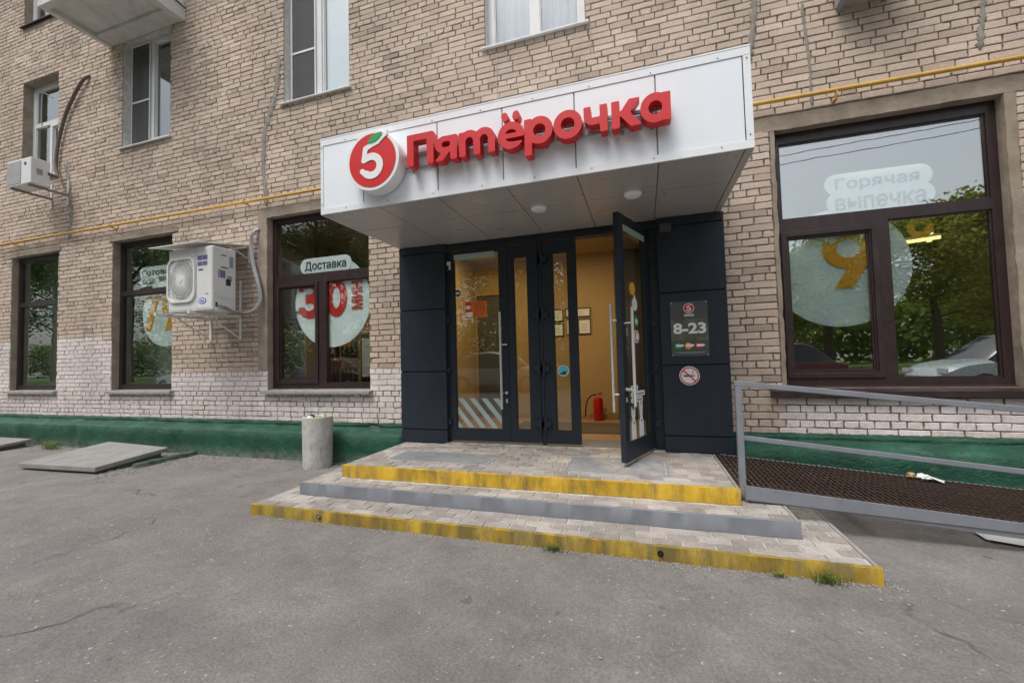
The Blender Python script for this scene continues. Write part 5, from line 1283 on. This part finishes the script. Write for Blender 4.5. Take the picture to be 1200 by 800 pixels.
# flattened gum spots and short cracks
# ================================================================== the place behind the camera, mirrored in the glass
sheet('lawn', -120, 60, -70, -13.2, .035, M['lawn'], 60, 20, .05)['kind'] = 'structure'
tag(MB().box(-120, 60, -13.2, -13.05, -.05, .12).build('kerb', M['kerb'], None), kind='structure')
for m in (bpy.data.objects.get('lawn'),): m['kind'] = 'structure'
def tree_meshes(seed, h, spread, leafm, nleaf):
    r_ = random.Random(seed); tk = MB(); P = [Vector((0, 0, -.1)), Vector((.05, 0, h * .2)), Vector((-.05, .08, h * .42)), Vector((.1, 0, h * .62)), Vector((0, 0, h * .85))]
    rad = h * .019; tk.tube(P, [rad * 1.3, rad, rad * .8, rad * .5, rad * .15], 9); clumps = []
    for i in range(22):
        t = r_.uniform(.30, .95); base = Vector((0, 0, h * t * .9)); a = r_.uniform(0, 6.28); L_ = spread * (1.15 - abs(t - .5) * 1.1) * r_.uniform(.5, 1)
        tip = base + Vector((math.cos(a) * L_, math.sin(a) * L_, L_ * r_.uniform(.15, .6))); mid = base.lerp(tip, .5) + Vector((0, 0, .15))
        tk.tube([base, mid, tip], [rad * .38, rad * .22, rad * .06], 6)
        for f in (.6, 1.): clumps.append((base.lerp(tip, f), L_ * .38 + h * .035))
    clumps.append((Vector((0, 0, h * .92)), h * .08)); lv = MB(); vs = []; fs = []
    for i in range(nleaf):
        c, cr = r_.choice(clumps); d = Vector((r_.gauss(0, 1), r_.gauss(0, 1), r_.gauss(0, .75))).normalized() * cr * (r_.random() ** .45) * r_.uniform(.6, 1.25)
        p = c + d; s_ = r_.uniform(.07, .15); u = Vector((r_.gauss(0, 1), r_.gauss(0, 1), r_.gauss(0, .6))).normalized(); w = u.orthogonal().normalized(); k = len(vs)
        vs += [tuple(p - u * s_), tuple(p + w * s_ * .55), tuple(p + u * s_), tuple(p - w * s_ * .55)]; fs.append((k, k + 1, k + 2, k + 3))
    me = bpy.data.meshes.new('crown'); me.from_pydata(vs, [], fs); me.materials.append(M[leafm])
    return tk.mesh('trunk', M['bark']), me
tv = [tree_meshes(1, 12, 3.6, 'leaf2', 16000), tree_meshes(2, 15, 4.2, 'leaf', 18000), tree_meshes(3, 9.5, 3.2, 'leaf2', 15000)]
rt_ = random.Random(21)
spots = [(-75, -30, 1, 1.5), (-62, -24, 1, 1.3), (-55, -34, 0, 1.5), (-47, -22, 1, 1.2), (-40, -29, 0, 1.4), (-33, -21, 1, 1.1), (-27, -27, 0, 1.3), (-22, -19, 1, 1.0), (-17, -25, 0, 1.2), (-12.5, -18.5, 1, .95), (-8, -24, 0, 1.15), (-4, -19, 1, .85), (1, -26, 0, 1.05), (5.5, -22, 2, .80), (9.5, -21, 2, .86), (13.5, -20, 2, .90), (18, -22, 0, .82), (23, -20, 2, 1.0), (29, -23, 0, .9), (37, -22, 0, 1.0), (-30, -38, 1, 1.3), (-14, -36, 1, 1.2), (0, -38, 1, 1.1), (14, -34, 0, 1.0), (26, -36, 0, 1.0)]
words = ['tall dark green tree across the road', 'very tall dense green tree across the road', 'shorter yellow green tree across the road']
for x, y, k, s_ in spots:
    t = empty('broadleaf_tree', (x, y, 0), words[k] + ', mirrored in the shop glass', 'tree', words[k] + 's')
    t.rotation_euler.z = rt_.uniform(0, 6.28); t.scale = (s_, s_, s_)
    for me, n in ((tv[k][0], 'trunk'), (tv[k][1], 'crown')):
        o = bpy.data.objects.new(n, me); COL.objects.link(o); o.parent = t
# undergrowth hedge mass far behind
r_ = random.Random(8); vs = []; fs = []
for i in range(26000):
    x = r_.uniform(-110, 55); y = -44 + r_.gauss(0, 2.0); z = r_.random() ** .8 * (6.0 + 2.5 * pnoise(Vector((x * .2, 0, 0)))); s_ = r_.uniform(.2, .45)
    u = Vector((r_.gauss(0, 1), r_.gauss(0, .4), r_.gauss(0, 1))).normalized(); w = u.orthogonal().normalized(); k = len(vs); p = Vector((x, y, z))
    vs += [tuple(p - u * s_), tuple(p + w * s_ * .7), tuple(p + u * s_), tuple(p - w * s_ * .7)]; fs.append((k, k + 1, k + 2, k + 3))
me = bpy.data.meshes.new('far_wood'); me.from_pydata(vs, [], fs); me.materials.append(M['leaf']); o = bpy.data.objects.new('far_wood', me); COL.objects.link(o); tag(o, 'dark far wood behind the trees across the road', 'wood', kind='stuff')
# overhead wires with poles
for zz, yy in ((8.8, -13.0), (8.6, -13.3)):
    w = MB().tube([(x, yy, zz + .0012 * (x - 5) ** 2 * .35 + (.04 * (x - 5))) for x in range(-25, 36, 3)], .013, 6).build('overhead_wire', M['black'], None, smooth=True); tag(w, ('upper' if zz > 8.7 else 'lower') + ' overhead wire across the road, mirrored in the right window', 'wire')
# parked cars
def car(x, y, rot, paint, label):
    c = empty('parked_car', (x, y, 0), label, 'car', 'cars parked across the road'); c.rotation_euler.z = rot
    # stations along the length: (x, half width, sill z, belt z, roof z, roof half width)
    stn = [(-2.15, .55, .48, .70, .70, .5), (-2.08, .78, .30, .86, .88, .62), (-1.75, .86, .24, .95, 1.00, .66), (-1.35, .89, .22, .98, 1.42, .60), (-.9, .90, .22, .98, 1.62, .62), (-.2, .90, .22, .96, 1.66, .63), (.35, .90, .22, .95, 1.60, .62), (.75, .90, .22, .94, 1.36, .62), (1.15, .89, .22, .93, 1.00, .66), (1.75, .86, .24, .84, .90, .62), (2.05, .76, .32, .70, .74, .55), (2.18, .5, .42, .58, .58, .45)]
    vs = []; ring = 12
    for (X, hw, s0, bl, rf, rw) in stn:
        g = rf - bl
        pr = [(-hw * .9, s0), (-hw, s0 + .12), (-hw, bl - .08), (-hw * .97, bl), (-(hw * .97 + (rw - hw * .97) * .9), bl + g * .88), (-rw * .8, rf), (rw * .8, rf), (hw * .97 + (rw - hw * .97) * .9, bl + g * .88), (hw * .97, bl), (hw, bl - .08), (hw, s0 + .12), (hw * .9, s0)]
        vs += [(X, yy, zz) for yy, zz in pr]
    fs = []; mi = []
    for i in range(len(stn) - 1):
        for k in range(ring):
            fs.append((i * ring + k, i * ring + (k + 1) % ring, (i + 1) * ring + (k + 1) % ring, (i + 1) * ring + k)); side = k in (3, 7) and 3 <= i <= 6; scr = k in (4, 5, 6) and i in (2, 6, 7) or (k in (3, 7) and i in (2, 7)); mi.append(1 if (side or scr) else 0)
    fs += [tuple(range(ring)), tuple((len(stn) - 1) * ring + k for k in range(ring))]; mi += [0, 0]
    gl = [f for f, m in zip(fs, mi) if m]; bd = [f for f, m in zip(fs, mi) if not m]
    def mk(ff, name, m):
        me = bpy.data.meshes.new(name); me.from_pydata(vs, [], ff); me.materials.append(m); bm = bmesh.new(); bm.from_mesh(me); bmesh.ops.delete(bm, geom=[v for v in bm.verts if not v.link_faces], context='VERTS'); bm.to_mesh(me); bm.free()
        for p in me.polygons: p.use_smooth = True
        me.set_sharp_from_angle(angle=R(32)); o = bpy.data.objects.new(name, me); COL.objects.link(o); o.parent = c; return o
    mk(bd, 'body', paint); mk(gl, 'windows', M['carglass'])
    for X in (-1.35, 1.38):
        for Y in (-.80, .80):
            for nm, pr, m in (('tyre', [(.20, -.10), (.33, -.10), (.34, -.05), (.34, .05), (.33, .10), (.20, .10)], M['black']), ('rim', [(.02, -.105), (.20, -.102), (.20, .102), (.02, .105)], M['hose'])):
                o = bpy.data.objects.new('wheel' if nm == 'tyre' else 'rim', MB().lathe(pr, (0, 0, 0), 22, 'y').mesh(nm, m)); COL.objects.link(o)
                if nm == 'tyre': o.parent = c; o.location = (X, Y, .34); wh = o
                else: o.parent = wh
    for Y in (-.6, .6):
        for X, m, nm in ((2.10, M['sign_white'], 'headlight'), (-2.11, M['red'], 'tail_light')):
            o = bpy.data.objects.new(nm, MB().box(-.03, .03, -.13, .13, -.06, .06).mesh(nm, m)); COL.objects.link(o); o.parent = c; o.location = (X, Y, .72)
    return c
M['carglass'] = plain('car_glass', (.03, .035, .04), .06, 0, .1)
car(9.3, -9.3, R(172), plain('pale_green_grey_car_paint', (.42, .47, .46), .25, .2, .03), 'pale grey green parked car mirrored in the right hand window')
car(4.3, -12.0, R(180), plain('dark_red_car_paint', (.10, .02, .02), .25, .2, .03), 'dark red parked car mirrored low in the right hand window')
car(-5.8, -12.0, R(0), plain('silver_car_paint', (.5, .5, .52), .25, .3, .03), 'silver parked car mirrored in the closed glass door')
car(-14.5, -12.0, R(0), plain('black_car_paint', (.03, .03, .035), .2, .2, .03), 'black parked car mirrored in the brown window')
car(-24, -12.0, R(180), plain('white_car_paint', (.7, .7, .7), .25, 0, .03), 'white parked car mirrored in the far left windows')
